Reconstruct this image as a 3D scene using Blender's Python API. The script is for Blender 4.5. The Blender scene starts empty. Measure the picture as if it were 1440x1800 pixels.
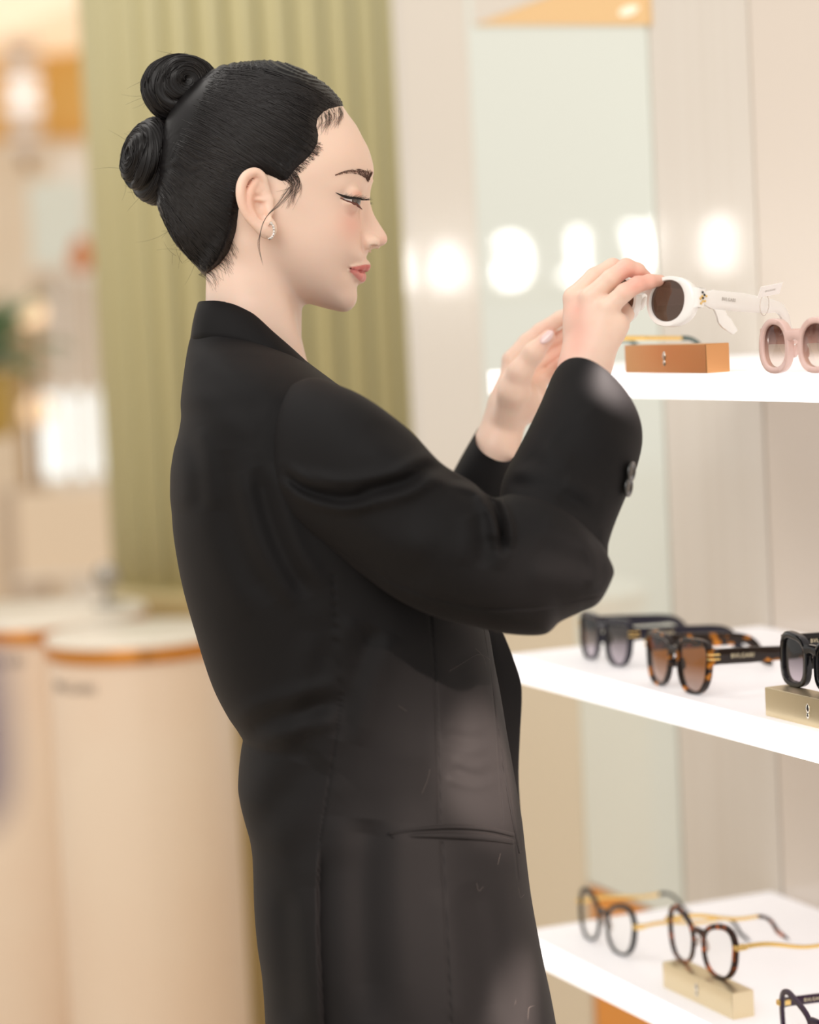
import bpy, bmesh, math, random
import numpy as np
from mathutils import Vector, Matrix

# ---------------------------------------------------------------- camera
sc = bpy.context.scene
COL = sc.collection
FPX = 4300.0                      # focal length in pixels of the 1440x1800 frame
PITCH, ROLL, CAMZ = 0.0806, 0.0508, 1.42
cp, sp, cr, sr = math.cos(PITCH), math.sin(PITCH), math.cos(ROLL), math.sin(ROLL)
CAM = np.array([0.0, 0.0, CAMZ])
FWD = np.array([0.0, cp, -sp])
UP0 = np.array([0.0, sp, cp])
RT0 = np.array([1.0, 0.0, 0.0])
RT = cr*RT0 - sr*UP0
UP = sr*RT0 + cr*UP0
cam_data = bpy.data.cameras.new('camera')
cam = bpy.data.objects.new('camera', cam_data)
COL.objects.link(cam)
M = Matrix.Identity(4)
for i in range(3):
    M[i][0], M[i][1], M[i][2], M[i][3] = RT[i], UP[i], -FWD[i], CAM[i]
cam.matrix_world = M
cam_data.sensor_fit = 'VERTICAL'
cam_data.sensor_height = 36.0
cam_data.lens = 36.0*FPX/1800.0
cam_data.clip_start = 0.05
cam_data.clip_end = 100
cam_data.dof.use_dof = True
cam_data.dof.focus_distance = 2.10
cam_data.dof.aperture_fstop = 2.5
sc.camera = cam

# ---------------------------------------------------------------- world, lights, exposure
sc.view_settings.view_transform = 'Standard'
sc.view_settings.look = 'None'
sc.view_settings.gamma = 1.0
sc.view_settings.use_curve_mapping = False
sc.view_settings.exposure = 0.0
world = bpy.data.worlds.new('world')
sc.world = world
world.use_nodes = True
wbg = world.node_tree.nodes['Background']
wbg.inputs[0].default_value = (1.0, 0.955, 0.90, 1)
wbg.inputs[1].default_value = 0.82

def PX(px, py, d):
    """point seen at pixel (px, py) at depth d along the view axis"""
    return CAM + FWD*d + RT*((px-720)/FPX*d) + UP*((900-py)/FPX*d)
def add_light(name, kind, loc, target, energy, color, **kw):
    d = bpy.data.lights.new(name, kind)
    d.energy = energy
    d.color = color
    for k, v in kw.items():
        setattr(d, k, v)
    o = bpy.data.objects.new(name, d)
    COL.objects.link(o)
    o.location = loc
    o.rotation_euler = (Vector(target)-Vector(loc)).to_track_quat('-Z', 'Y').to_euler()
    return o
add_light('atrium_softbox', 'AREA', (-1.3, -0.4, 3.3), (-0.1, 2.1, 1.35), 60, (1.0, 0.95, 0.9), size=2.2)
add_light('added_jacket_spot', 'SPOT', (1.02, 0.70, 1.98), tuple(PX(930, 1560, 1.98)), 300, (1.0, 0.80, 0.70), spot_size=math.radians(16), spot_blend=1.0, shadow_soft_size=0.02)  # unseen spot added to lift the lower front of the jacket
add_light('added_streak_spot', 'SPOT', (1.00, 0.90, 1.72), tuple(PX(918, 1325, 1.99)), 950, (1.0, 0.80, 0.69), spot_size=math.radians(5.2), spot_blend=1.0, shadow_soft_size=0.01)  # added unseen spot: sunlit streak on the jacket front
add_light('added_streak_spot', 'SPOT', (0.62, 1.10, 2.70), tuple(PX(1078, 694, 1.98)), 1700, (1.0, 0.86, 0.80), spot_size=math.radians(1.9), spot_blend=0.8, shadow_soft_size=0.01)  # added unseen spot: bright patch on the cuff
add_light('added_streak_spot', 'SPOT', (1.02, 0.80, 1.60), tuple(PX(1000, 1810, 1.99)), 1400, (1.0, 0.80, 0.69), spot_size=math.radians(6.0), spot_blend=1.0, shadow_soft_size=0.01)  # added unseen spot: streak low on the jacket
add_light('wall_washer', 'AREA', (-0.9, 2.9, 3.0), (0.2, 3.3, 1.4), 7, (1.0, 0.95, 0.9), size=0.8)

# ---------------------------------------------------------------- helpers
def on_plane_z(px, py, z):
    v = FWD + RT*((px-720)/FPX) + UP*((900-py)/FPX)
    return CAM + v*((z-CAMZ)/v[2])
def ray_to_wall(px, py, p0, n):
    v = FWD + RT*((px-720)/FPX) + UP*((900-py)/FPX)
    return CAM + v*(np.dot(np.array(p0)-CAM, n)/np.dot(v, n))

def tag(o, label=None, cat=None, group=None, kind=None):
    if label: o['label'] = label
    if cat: o['category'] = cat
    if group: o['group'] = group
    if kind: o['kind'] = kind
    return o
def empty(name, loc=(0, 0, 0), parent=None):
    o = bpy.data.objects.new(name, None)
    COL.objects.link(o)
    o.empty_display_size = 0.05
    o.location = loc
    if parent: o.parent = parent
    return o
def mesh_obj(name, verts, faces, mat=None, parent=None, smooth=True, local=False):
    """verts in world coordinates unless local; parents keep the vertices where they are"""
    me = bpy.data.meshes.new(name)
    v = np.asarray(verts, dtype=np.float64).reshape(-1, 3)
    if parent is not None and not local:
        root = parent
        off = np.zeros(3)
        while root is not None:
            off += np.array(root.location)
            root = root.parent
        v = v-off
    if isinstance(faces, np.ndarray) and faces.ndim == 2:
        k = faces.shape[1]
        nf = len(faces)
        me.vertices.add(len(v)); me.vertices.foreach_set('co', v.astype(np.float32).ravel())
        me.loops.add(nf*k); me.loops.foreach_set('vertex_index', faces.astype(np.int32).ravel())
        me.polygons.add(nf); me.polygons.foreach_set('loop_start', np.arange(0, nf*k, k, dtype=np.int32))
        me.update(calc_edges=True)
        me.validate()
    else:
        me.from_pydata([tuple(p) for p in v], [], [tuple(f) for f in faces])
    me.polygons.foreach_set('use_smooth', np.full(len(me.polygons), smooth))
    me.update()
    if mat: me.materials.append(mat)
    o = bpy.data.objects.new(name, me)
    COL.objects.link(o)
    if parent is not None: o.parent = parent
    return o
class MB:
    """collects pieces of one mesh"""
    def __init__(s): s.v = []; s.f = []; s.n = 0
    def add(s, v, f):
        v = [tuple(p) for p in v]
        s.v += v
        s.f += [tuple(i+s.n for i in q) for q in f]
        s.n += len(v)
        return s
    def build(s, name, mat, parent=None, smooth=False, local=False, bevel=0):
        o = mesh_obj(name, s.v, s.f, mat, parent, smooth, local)
        if bevel:
            m = o.modifiers.new('bevel', 'BEVEL'); m.width = bevel; m.segments = 2; m.limit_method = 'ANGLE'
        return o
def box(x0, x1, y0, y1, z0, z1):
    v = [(x0, y0, z0), (x1, y0, z0), (x1, y1, z0), (x0, y1, z0), (x0, y0, z1), (x1, y0, z1), (x1, y1, z1), (x0, y1, z1)]
    return v, [(0, 3, 2, 1), (4, 5, 6, 7), (0, 1, 5, 4), (1, 2, 6, 5), (2, 3, 7, 6), (3, 0, 4, 7)]
def frame_box(org, ax, ay, x0, x1, y0, y1, z0, z1):
    """box in a plan frame given by two horizontal axes"""
    v, f = box(x0, x1, y0, y1, z0, z1)
    ax = np.array([ax[0], ax[1], 0.0]); ay = np.array([ay[0], ay[1], 0.0]); org = np.array(org, float)
    out = [org+ax*p[0]+ay*p[1]+np.array([0, 0, p[2]]) for p in v]
    if ax[0]*ay[1]-ax[1]*ay[0] < 0: f = [q[::-1] for q in f]
    return out, f
def lathe(profile, center, seg=48, cap=True):
    """profile of (radius, z)"""
    v = []; f = []
    for r, z in profile:
        for k in range(seg):
            a = 2*math.pi*k/seg
            v.append((center[0]+r*math.cos(a), center[1]+r*math.sin(a), center[2]+z))
    for i in range(len(profile)-1):
        for k in range(seg):
            k2 = (k+1) % seg
            f.append((i*seg+k, i*seg+k2, (i+1)*seg+k2, (i+1)*seg+k))
    if cap:
        f.append(tuple(range(seg))[::-1]); f.append(tuple((len(profile)-1)*seg+k for k in range(seg)))
    return v, f
def loft(rings, close=True, caps=(False, False)):
    rings = np.asarray(rings); n, m = rings.shape[:2]
    f = []
    for i in range(n-1):
        for k in range(m if close else m-1):
            k2 = (k+1) % m
            f.append((i*m+k, i*m+k2, (i+1)*m+k2, (i+1)*m+k))
    if caps[0]: f.append(tuple(range(m))[::-1])
    if caps[1]: f.append(tuple((n-1)*m+k for k in range(m)))
    return rings.reshape(-1, 3), f
def tube(pts, r, seg=8, cap=True):
    pts = np.asarray(pts, float); n = len(pts)
    r = np.full(n, r) if np.isscalar(r) else np.asarray(r)
    t = np.gradient(pts, axis=0); t /= np.linalg.norm(t, axis=1)[:, None]+1e-12
    up = np.array([0.13, 0.21, 0.97]); rings = []
    for i in range(n):
        a = np.cross(t[i], up); a /= np.linalg.norm(a)+1e-12
        b = np.cross(t[i], a)
        rings.append([pts[i]+r[i]*(math.cos(2*math.pi*k/seg)*a+math.sin(2*math.pi*k/seg)*b) for k in range(seg)])
    return loft(rings, True, (cap, cap))
def catmull(P, n):
    """n samples through the rows of P"""
    P = np.asarray(P, float)
    if P.ndim == 1: P = P[:, None]
    k = len(P)
    u = np.linspace(0, k-1-1e-9, n); i = u.astype(int); t = (u-i)[:, None]
    g = lambda j: P[np.clip(j, 0, k-1)]
    p0, p1, p2, p3 = g(i-1), g(i), g(i+1), g(i+2)
    m1 = (p2-p0)/2; m2 = (p3-p1)/2
    h = t*t*t; q = t*t
    return (2*h-3*q+1)*p1+(h-2*q+t)*m1+(-2*h+3*q)*p2+(h-q)*m2
def pchip(xk, yk, x):
    """monotone cubic interpolation of sorted samples"""
    xk = np.asarray(xk, float); yk = np.asarray(yk, float); h = np.diff(xk); dl = np.diff(yk)/h
    m = np.zeros_like(yk); m[1:-1] = np.where(dl[:-1]*dl[1:] > 0, 2*dl[:-1]*dl[1:]/(dl[:-1]+dl[1:]+1e-12), 0)
    m[0] = dl[0]; m[-1] = dl[-1]
    x = np.clip(np.asarray(x, float), xk[0], xk[-1]); i = np.clip(np.searchsorted(xk, x)-1, 0, len(h)-1)
    t = (x-xk[i])/h[i]; q = t*t; c = q*t
    return (2*c-3*q+1)*yk[i]+(c-2*q+t)*h[i]*m[i]+(-2*c+3*q)*yk[i+1]+(c-q)*h[i]*m[i+1]

def srgb(r, g, b):
    f = lambda c: (c/255/12.92 if c <= 10 else ((c/255+0.055)/1.055)**2.4)
    return (f(r), f(g), f(b), 1)
def mat(name, color, rough=0.5, metal=0.0, bump=None, vary=None, **kw):
    """principled material; bump = (scale xyz, strength, distance); vary = (scale xyz, second colour)"""
    m = bpy.data.materials.new(name); m.use_nodes = True
    nt = m.node_tree; b = nt.nodes['Principled BSDF']
    b.inputs['Base Color'].default_value = color
    b.inputs['Roughness'].default_value = rough
    b.inputs['Metallic'].default_value = metal
    for k, v in kw.items():
        b.inputs[k.replace('_', ' ')].default_value = v
    def noise(scale, detail=4):
        tc = nt.nodes.new('ShaderNodeTexCoord'); mp = nt.nodes.new('ShaderNodeMapping')
        mp.inputs['Scale'].default_value = scale
        nz = nt.nodes.new('ShaderNodeTexNoise'); nz.inputs['Scale'].default_value = 1.0; nz.inputs['Detail'].default_value = detail
        nt.links.new(tc.outputs['Object'], mp.inputs['Vector']); nt.links.new(mp.outputs[0], nz.inputs['Vector'])
        return nz
    if vary:
        nz = noise(vary[0]); mx = nt.nodes.new('ShaderNodeMix'); mx.data_type = 'RGBA'
        mx.inputs[6].default_value = color; mx.inputs[7].default_value = vary[1]
        rp = nt.nodes.new('ShaderNodeValToRGB'); rp.color_ramp.elements[0].position = vary[2] if len(vary) > 2 else 0.35
        rp.color_ramp.elements[1].position = vary[3] if len(vary) > 3 else 0.65
        nt.links.new(nz.outputs['Fac'], rp.inputs[0]); nt.links.new(rp.outputs[0], mx.inputs[0])
        nt.links.new(mx.outputs[2], b.inputs['Base Color'])
    if bump:
        nz = noise(bump[0]); bp = nt.nodes.new('ShaderNodeBump')
        bp.inputs['Strength'].default_value = bump[1]; bp.inputs['Distance'].default_value = bump[2]
        nt.links.new(nz.outputs['Fac'], bp.inputs['Height']); nt.links.new(bp.outputs[0], b.inputs['Normal'])
    return m
def glow(name, color, strength):
    m = mat(name, color, 0.5)
    b = m.node_tree.nodes['Principled BSDF']
    b.inputs['Emission Color'].default_value = color
    b.inputs['Emission Strength'].default_value = strength
    return m
def see_through(name, top, bottom, z0, z1, gloss=0.06, axis=2):
    """thin tinted lens or pane: tinted transparency with a fresnel reflection; tint runs from bottom (z0) to top (z1) of the lens"""
    m = bpy.data.materials.new(name); m.use_nodes = True
    nt = m.node_tree; nt.nodes.clear()
    out = nt.nodes.new('ShaderNodeOutputMaterial'); tr = nt.nodes.new('ShaderNodeBsdfTransparent'); gl = nt.nodes.new('ShaderNodeBsdfGlossy')
    mix = nt.nodes.new('ShaderNodeMixShader'); fr = nt.nodes.new('ShaderNodeLayerWeight'); fr.inputs[0].default_value = 0.25
    gl.inputs['Roughness'].default_value = 0.03
    tc = nt.nodes.new('ShaderNodeTexCoord'); sx = nt.nodes.new('ShaderNodeSeparateXYZ'); mr = nt.nodes.new('ShaderNodeMapRange')
    mr.inputs['From Min'].default_value = z0; mr.inputs['From Max'].default_value = z1
    rp = nt.nodes.new('ShaderNodeValToRGB'); rp.color_ramp.elements[0].color = bottom; rp.color_ramp.elements[1].color = top
    nt.links.new(tc.outputs['Object'], sx.inputs[0]); nt.links.new(sx.outputs[axis], mr.inputs['Value']); nt.links.new(mr.outputs[0], rp.inputs[0])
    nt.links.new(rp.outputs[0], tr.inputs['Color'])
    ma = nt.nodes.new('ShaderNodeMath'); ma.operation = 'MULTIPLY_ADD'; ma.inputs[1].default_value = 0.6; ma.inputs[2].default_value = gloss
    nt.links.new(fr.outputs['Fresnel'], ma.inputs[0]); nt.links.new(ma.outputs[0], mix.inputs[0])
    nt.links.new(tr.outputs[0], mix.inputs[1]); nt.links.new(gl.outputs[0], mix.inputs[2]); nt.links.new(mix.outputs[0], out.inputs[0])
    return m
def text_mesh(word, size, extrude, mirror=False):
    cu = bpy.data.curves.new('lettering', 'FONT'); cu.body = word; cu.size = size; cu.extrude = extrude; cu.resolution_u = 3
    cu.align_x = 'CENTER'; cu.align_y = 'CENTER'; cu.space_character = 1.15
    o = bpy.data.objects.new('lettering', cu); COL.objects.link(o)
    dg = bpy.context.evaluated_depsgraph_get(); me = bpy.data.meshes.new_from_object(o.evaluated_get(dg))
    v = np.zeros(len(me.vertices)*3); me.vertices.foreach_get('co', v); v = v.reshape(-1, 3)
    f = [tuple(p.vertices) for p in me.polygons]
    bpy.data.objects.remove(o); bpy.data.curves.remove(cu); bpy.data.meshes.remove(me)
    return v, f

# ================================================================ SETTING
RUN = np.array([math.sin(0.4012), -math.cos(0.4012)])     # along the display wall, towards the camera
DEP = np.array([math.cos(0.4012), math.sin(0.4012)])      # from the shelf's front edge to the wall
CORNA = np.array([0.0924, 2.65])                          # far front corner of the shelves
SHELF_L, SHELF_T = 0.3279, 0.0258
SHELF_Z = [CAMZ-0.0655, CAMZ-0.3754, CAMZ-0.684]
WALL0 = CORNA+DEP*(SHELF_L+0.004)                         # the wall line, at the far end of the shelves
M_floor = mat('pale_stone_floor', srgb(226, 210, 190), 0.25, vary=((3, 3, 3), srgb(214, 196, 174)))
floor_v, floor_f = box(-14, 4, -3, 16, -0.05, 0)
floor = MB().add(floor_v, floor_f).build('floor', M_floor)
tag(floor, 'pale polished stone shop floor', kind='structure')

M_wall = mat('satin_beige_laminate', srgb(222, 214, 202), 0.22, bump=((260, 260, 3), 0.12, 0.001), vary=((60, 60, 0.6), srgb(218, 209, 196)), Coat_Weight=0.8, Coat_Roughness=0.05)
M_cream = mat('satin_cream_laminate', srgb(226, 216, 201), 0.2, bump=((260, 260, 3), 0.1, 0.001), Coat_Weight=0.8, Coat_Roughness=0.05)
M_glass = mat('pale_green_back_painted_glass', srgb(228, 234, 224), 0.03, Specular_IOR_Level=0.9, Coat_Weight=0.6, Coat_Roughness=0.02)
M_orange = mat('orange_lacquer_panel', srgb(232, 152, 62), 0.35)
M_rose = mat('satin_rose_beige_laminate', srgb(222, 210, 196), 0.24, bump=((260, 260, 3), 0.12, 0.001), Coat_Weight=0.6, Coat_Roughness=0.06)
def wall_part(name, m, t0, t1, z0, z1, thick=0.03, proud=0.0, kind='structure', label=None, parent=None):
    # t counts metres from the shelves' far end, positive away from the camera
    v, f = frame_box((WALL0[0], WALL0[1], 0), -RUN, DEP, t0, t1, -proud, thick, z0, z1)
    o = MB().add(v, f).build(name, m, parent, bevel=0.002)
    if kind and parent is None: tag(o, label, kind=kind)
    return o
wall_right = wall_part('wall_right', M_wall, -2.2, 1.02, 0, 3.0, thick=0.12, proud=-0.012, label='satin beige display wall behind the shelves')
def wt(px, py=700):
    p = ray_to_wall(px, py, (WALL0[0], WALL0[1], 0), np.array([DEP[0], DEP[1], 0]))
    return float(np.dot(p[:2]-WALL0, -RUN))
T_gr, T_gl, T_end = wt(1164, 700), wt(838, 400), wt(716, 300)
for t0, t1, m, z0, z1, nm in ((T_gl+0.004, T_end, M_cream, 0.0, 3.0, 'cream panel at the far end of the wall'),
                              (-0.016, T_gr-0.004, M_wall, 0.0, 3.0, 'narrow beige panel beside the glass'),
                              (-0.95, -0.02, M_rose, 0.0, 3.0, 'rose beige panel behind the shelves'),
                              (-2.2, -0.954, M_rose, 0.0, 3.0, 'rose beige panel nearest the camera')):
    o = wall_part('wall_panel', m, t0, t1, z0, z1, thick=0.0119, parent=wall_right)
    o['label'] = nm
zb = CAMZ-0.768
o = wall_part('glass_panel', M_glass, T_gr, T_gl, zb, 3.0, thick=0.0119, proud=0.001, parent=wall_right); o['label'] = 'tall pale green glass panel'
T_lo = wt(1028, 1400)
M_sand = mat('satin_sand_laminate', srgb(224, 211, 186), 0.25)
o = wall_part('lower_panel', M_sand, T_lo, T_gl, 0.0, 1.06, thick=0.0119, proud=0.004, parent=wall_right); o['label'] = 'low cream panel in front of the glass'
o = wall_part('base_panel', M_orange, T_gr, T_lo-0.003, 0.0, zb-0.004, thick=0.0119, parent=wall_right); o['label'] = 'orange panel under the glass'

# ceiling reflection at the head of the glass, put in as added wedge panels
def wall_poly(name, pts, m_, proud, label):
    front = [ray_to_wall(a, b, (WALL0[0], WALL0[1], 0), np.array([DEP[0], DEP[1], 0]))-np.array([DEP[0], DEP[1], 0])*proud for a, b in pts]
    back = [q+np.array([DEP[0], DEP[1], 0])*(proud+0.004) for q in front]; k = len(pts)
    o = MB().add(front+back, [tuple(range(k)), tuple(range(2*k-1, k-1, -1))]+[(i, (i+1) % k, (i+1) % k+k, i+k) for i in range(k)]).build(name, m_, wall_right); o['label'] = label
    return o, front
M_ceil_reflection = mat('apricot_ceiling_reflection', srgb(240, 200, 142), 0.4)
wall_poly('ceiling_reflection_panel', [(836, 44), (1146, 44), (1141, -60), (1110, -60), (958, -2)], M_ceil_reflection, 0.004, 'apricot wedge added for the ceiling reflection at the head of the glass')
wall_poly('ceiling_reflection_panel', [(836, 44), (958, -2), (1110, -60), (831, -60)], M_cream, 0.0045, 'cream wedge added for the ceiling reflection at the upper left of the glass')
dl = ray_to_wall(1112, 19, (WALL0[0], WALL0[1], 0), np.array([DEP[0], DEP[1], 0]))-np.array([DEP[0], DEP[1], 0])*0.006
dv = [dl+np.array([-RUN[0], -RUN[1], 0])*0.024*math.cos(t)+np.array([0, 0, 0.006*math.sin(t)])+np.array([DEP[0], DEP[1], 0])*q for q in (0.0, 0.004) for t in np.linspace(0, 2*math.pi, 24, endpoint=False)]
mesh_obj('downlight_reflection', dv, [tuple(range(24)), tuple(range(47, 23, -1))]+[(i, (i+1) % 24, (i+1) % 24+24, i+24) for i in range(24)], glow('downlight_reflection_glow', (1.0, 0.88, 0.70, 1), 0.25), wall_right, False)  # glowing disc added for a downlight's reflection in the glass
# the lit shelves
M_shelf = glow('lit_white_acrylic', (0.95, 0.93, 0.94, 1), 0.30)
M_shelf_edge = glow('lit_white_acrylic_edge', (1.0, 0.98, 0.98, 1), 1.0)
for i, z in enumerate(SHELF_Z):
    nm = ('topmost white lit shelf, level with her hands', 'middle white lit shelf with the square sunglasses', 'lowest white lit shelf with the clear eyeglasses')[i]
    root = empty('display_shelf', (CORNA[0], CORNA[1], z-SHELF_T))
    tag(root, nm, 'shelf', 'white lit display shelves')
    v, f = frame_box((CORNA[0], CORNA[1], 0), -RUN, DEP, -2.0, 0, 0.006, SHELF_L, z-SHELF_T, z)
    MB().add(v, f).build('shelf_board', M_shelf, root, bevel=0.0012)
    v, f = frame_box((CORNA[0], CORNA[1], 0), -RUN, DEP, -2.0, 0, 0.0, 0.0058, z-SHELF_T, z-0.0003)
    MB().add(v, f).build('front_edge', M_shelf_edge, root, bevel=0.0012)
# ================================================================ BACKGROUND
# ribbed column behind her
M_col = mat('sage_green_ribbed_lacquer', srgb(204, 198, 158), 0.42, vary=((30, 30, 0.4), srgb(198, 188, 136)))
cc = PX(478, 500, 4.55)
colR = 0.318
root = empty('ribbed_column', (cc[0], cc[1], 0))
tag(root, 'tall sage green column of rounded upright ribs behind the woman', 'column')
v, f = lathe([(colR-0.014, 0.9), (colR-0.014, 3.0)], (cc[0], cc[1], 0), 64)
MB().add(v, f).build('core', M_col, root, smooth=True)
zc_ = 0.955
M_cbase = mat('champagne_column_base', srgb(196, 178, 128), 0.4, 0.3)
v, f = lathe([(colR+0.026, 0.0), (colR+0.026, zc_-0.012), (colR+0.020, zc_-0.002), (colR-0.02, zc_)], (cc[0], cc[1], 0), 80)
MB().add(v, f).build('base_drum', M_cbase, root, smooth=True, bevel=0.001)['label'] = 'champagne drum base'
NR = 34
rib_me = None
for k in range(NR):
    a = 2*math.pi*(k+0.3)/NR
    if rib_me is None:
        pr = [(math.cos(t)*0.0275, math.sin(t)*0.022) for t in np.linspace(-0.35, math.pi+0.35, 9)]
        rings = [[(x, y, z) for x, y in pr] for z in (zc_-0.001, 3.0)]
        v, f = loft(rings, True, (True, True))
        rib = mesh_obj('rib', v, f, M_col, root, True, local=True); rib_me = rib.data
    else:
        rib = bpy.data.objects.new('rib', rib_me); COL.objects.link(rib); rib.parent = root
    rib.location = (math.cos(a)*(colR-0.012), math.sin(a)*(colR-0.012), 0)
    rib.rotation_euler = (0, 0, a-math.pi/2)

# plinths at lower left
M_plinth = mat('pale_cream_plinth_lacquer', srgb(236, 216, 192), 0.28, vary=((2.5, 2.5, 2.0), srgb(232, 206, 180)))
M_ptop = mat('white_plinth_top', srgb(246, 238, 222), 0.3)
M_gold = mat('brushed_gold', srgb(238, 222, 186), 0.36, 1.0, bump=((400, 400, 20), 0.08, 0.0005))
M_copper = mat('copper_band', srgb(222, 150, 70), 0.28, 1.0)
M_ink = mat('grey_print', srgb(96, 80, 74), 0.6)
def plinth(pxl, pxr, py, top_z, label, word=None, wpx=None):
    c = on_plane_z((pxl+pxr)/2, py, top_z)
    d = np.dot(c-CAM, FWD); r = (pxr-pxl)/2/FPX*d
    root = empty('plinth', (c[0], c[1], 0))
    tag(root, label, 'plinth', 'round cream display plinths')
    b, fb = lathe([(r-0.008, 0.0), (r-0.004, 0.01), (r-0.004, top_z-0.036), (r-0.006, top_z-0.034)], (c[0], c[1], 0), 72)
    MB().add(b, fb).build('body', M_plinth, root, smooth=True, bevel=0.001)
    b, fb = lathe([(r-0.002, top_z-0.034), (r, top_z-0.032), (r, top_z-0.014), (r-0.002, top_z-0.012)], (c[0], c[1], 0), 72)
    MB().add(b, fb).build('metal_band', M_copper, root, smooth=True, bevel=0.001)['label'] = 'shining copper band'
    b, fb = lathe([(r-0.004, top_z-0.012), (r-0.001, top_z-0.010), (r-0.001, top_z-0.003), (r-0.004, top_z)], (c[0], c[1], 0), 72)
    MB().add(b, fb).build('top_board', M_ptop, root, smooth=True, bevel=0.001)
    if word:
        v, f = text_mesh(word, 0.022, 0.0006)
        # wrapped on the drum, facing the camera
        p = PX(wpx[0], wpx[1], d-r*0.8)
        a0 = math.atan2(p[1]-c[1], p[0]-c[0]); zt = p[2]
        out = [(c[0]+math.cos(a0+x/r)*(r-0.0035+z), c[1]+math.sin(a0+x/r)*(r-0.0035+z), zt+y) for x, y, z in v]
        mesh_obj('lettering', out, f, M_ink, root, False)['label'] = 'small grey shop lettering'
    return c, r
plinth(78, 408, 1108, 0.95, 'pale cream round plinth with copper band, largest at lower left', 'BVLGARI', (108, 1214))
plinth(-150, 258, 1074, 0.95, 'second cream round plinth, cut by the left edge of the photo', 'BVLGARI', (2, 1162))
# ---- across the mall: everything far beyond the focus
def bg_frame(px, py, d, yaw=0.0):
    """plan axes at the point seen at a pixel: across and away"""
    c, s = math.cos(yaw), math.sin(yaw)
    return PX(px, py, d), (c, s), (-s, c)
def bg_box(mb, px0, px1, py0, py1, d, thick, yaw=0.0):
    c, ax, ay = bg_frame((px0+px1)/2, (py0+py1)/2, d, yaw)
    w = (px1-px0)/2/FPX*d; h = (py1-py0)/2/FPX*d
    v, f = frame_box(c, ax, ay, -w, w, 0, thick, -h, h)
    mb.add(v, f); return c
M_far_wall = mat('far_shop_cream_wall', srgb(250, 236, 214), 0.5, vary=((0.9, 0.9, 1.4), srgb(238, 216, 186)))
M_far_orange = mat('far_orange_fascia', srgb(232, 186, 100), 0.45, vary=((3, 3, 0.5), srgb(226, 176, 90)))
M_far_white = mat('far_white_lacquer', srgb(248, 240, 228), 0.4)
M_brown = mat('warm_brown_post', srgb(178, 140, 92), 0.45)
M_green_leaf = mat('deep_green_leaf', srgb(120, 146, 104), 0.5)
M_pot = mat('ochre_glazed_pot', srgb(196, 160, 78), 0.3)
M_lamp = glow('frosted_globe_light', (1.0, 0.72, 0.46, 1), 0.75)
M_lit = glow('lit_shop_window', (0.90, 0.96, 0.96, 1), 0.75)
M_strip = glow('frosted_strip_light', (1.0, 0.93, 0.88, 1), 0.35)
M_shade = mat('frosted_white_shade', srgb(240, 226, 212), 0.4)
M_navy = mat('navy_violet_cloth', srgb(66, 58, 110), 0.7)
M_grey = mat('grey_metal', srgb(168, 160, 148), 0.35, 0.6)

# far wall of the mall
P, ax, ay = bg_frame(-100, 500, 11.0)
v, f = frame_box((P[0], P[1], 0), ax, ay, -3.2, 1.6, 0, 0.2, 0, 4.2)
tag(MB().add(v, f).build('wall_back', M_far_wall, None), 'cream wall across the mall', kind='structure')
# bulkhead with the slanting edge at the upper left corner
a = PX(-60, 82, 9.4); b = on_plane_z(125, 14, a[2])
dx = (b-a)[:2]; ln = np.linalg.norm(dx); dx = dx/ln
v, f = frame_box((a[0], a[1], 0), dx, (-dx[1], dx[0]), -0.4, ln+0.3, 0, 0.5, a[2], a[2]+0.9)
M_bulkhead_glow = glow('cream_bulkhead_added_glow', (1.0, 0.80, 0.58, 1), 0.5)  # glow added to brighten the shaded bulkhead, no lamp there
tag(MB().add(v, f).build('trim_1', M_bulkhead_glow, None, bevel=0.01), 'pale bulkhead at the upper left', kind='structure')
# orange fascia
root_c = PX(75, 150, 9.8)
root = empty('shop_fascia', (root_c[0], root_c[1], root_c[2]-0.4)); tag(root, 'orange yellow fascia board across the mall at upper left', 'fascia')
m = MB(); bg_box(m, -40, 185, 10, 236, 9.8, 0.10); m.build('face_board', M_far_orange, root, bevel=0.01)
m = MB(); bg_box(m, -40, 185, 236, 244, 9.76, 0.14); m.build('lower_rail', M_far_orange, root, bevel=0.01)
# tall strip light made of stacked glass shades
root_c = PX(38, 270, 9.2)
root = empty('tiered_wall_lamp', tuple(root_c)); tag(root, 'tall white lamp of stacked glass shades at upper left', 'lamp')
for k in range(6):
    c = PX(36+2*k, 78+36*k, 9.2); r = 0.068+0.006*(k % 2)
    v, f = lathe([(r*0.75, -0.032), (r, -0.02), (r, 0.018), (r*0.7, 0.03)], c, 24)
    mesh_obj('lamp_shade', v, f, M_strip if k in (2, 3) else M_shade, root, True)
v, f = tube([PX(36, 60, 9.26), PX(48, 300, 9.26)], 0.02); mesh_obj('stem', v, f, M_brown, root)
# lit window
root_c = PX(130, 760, 9.5)
root = empty('window_1', tuple(root_c)); tag(root, 'bright lit shop window across the mall', kind='structure')
m = MB(); bg_box(m, 62, 250, 690, 835, 9.5, 0.02, 0.18); m.build('pane', M_lit, root)
m = MB()
for q in ((54, 258, 682, 690), (54, 258, 835, 845), (54, 62, 690, 835), (250, 258, 690, 835)): bg_box(m, *q, 9.48, 0.06, 0.18)
m.build('window_frame', M_far_white, root)
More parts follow.
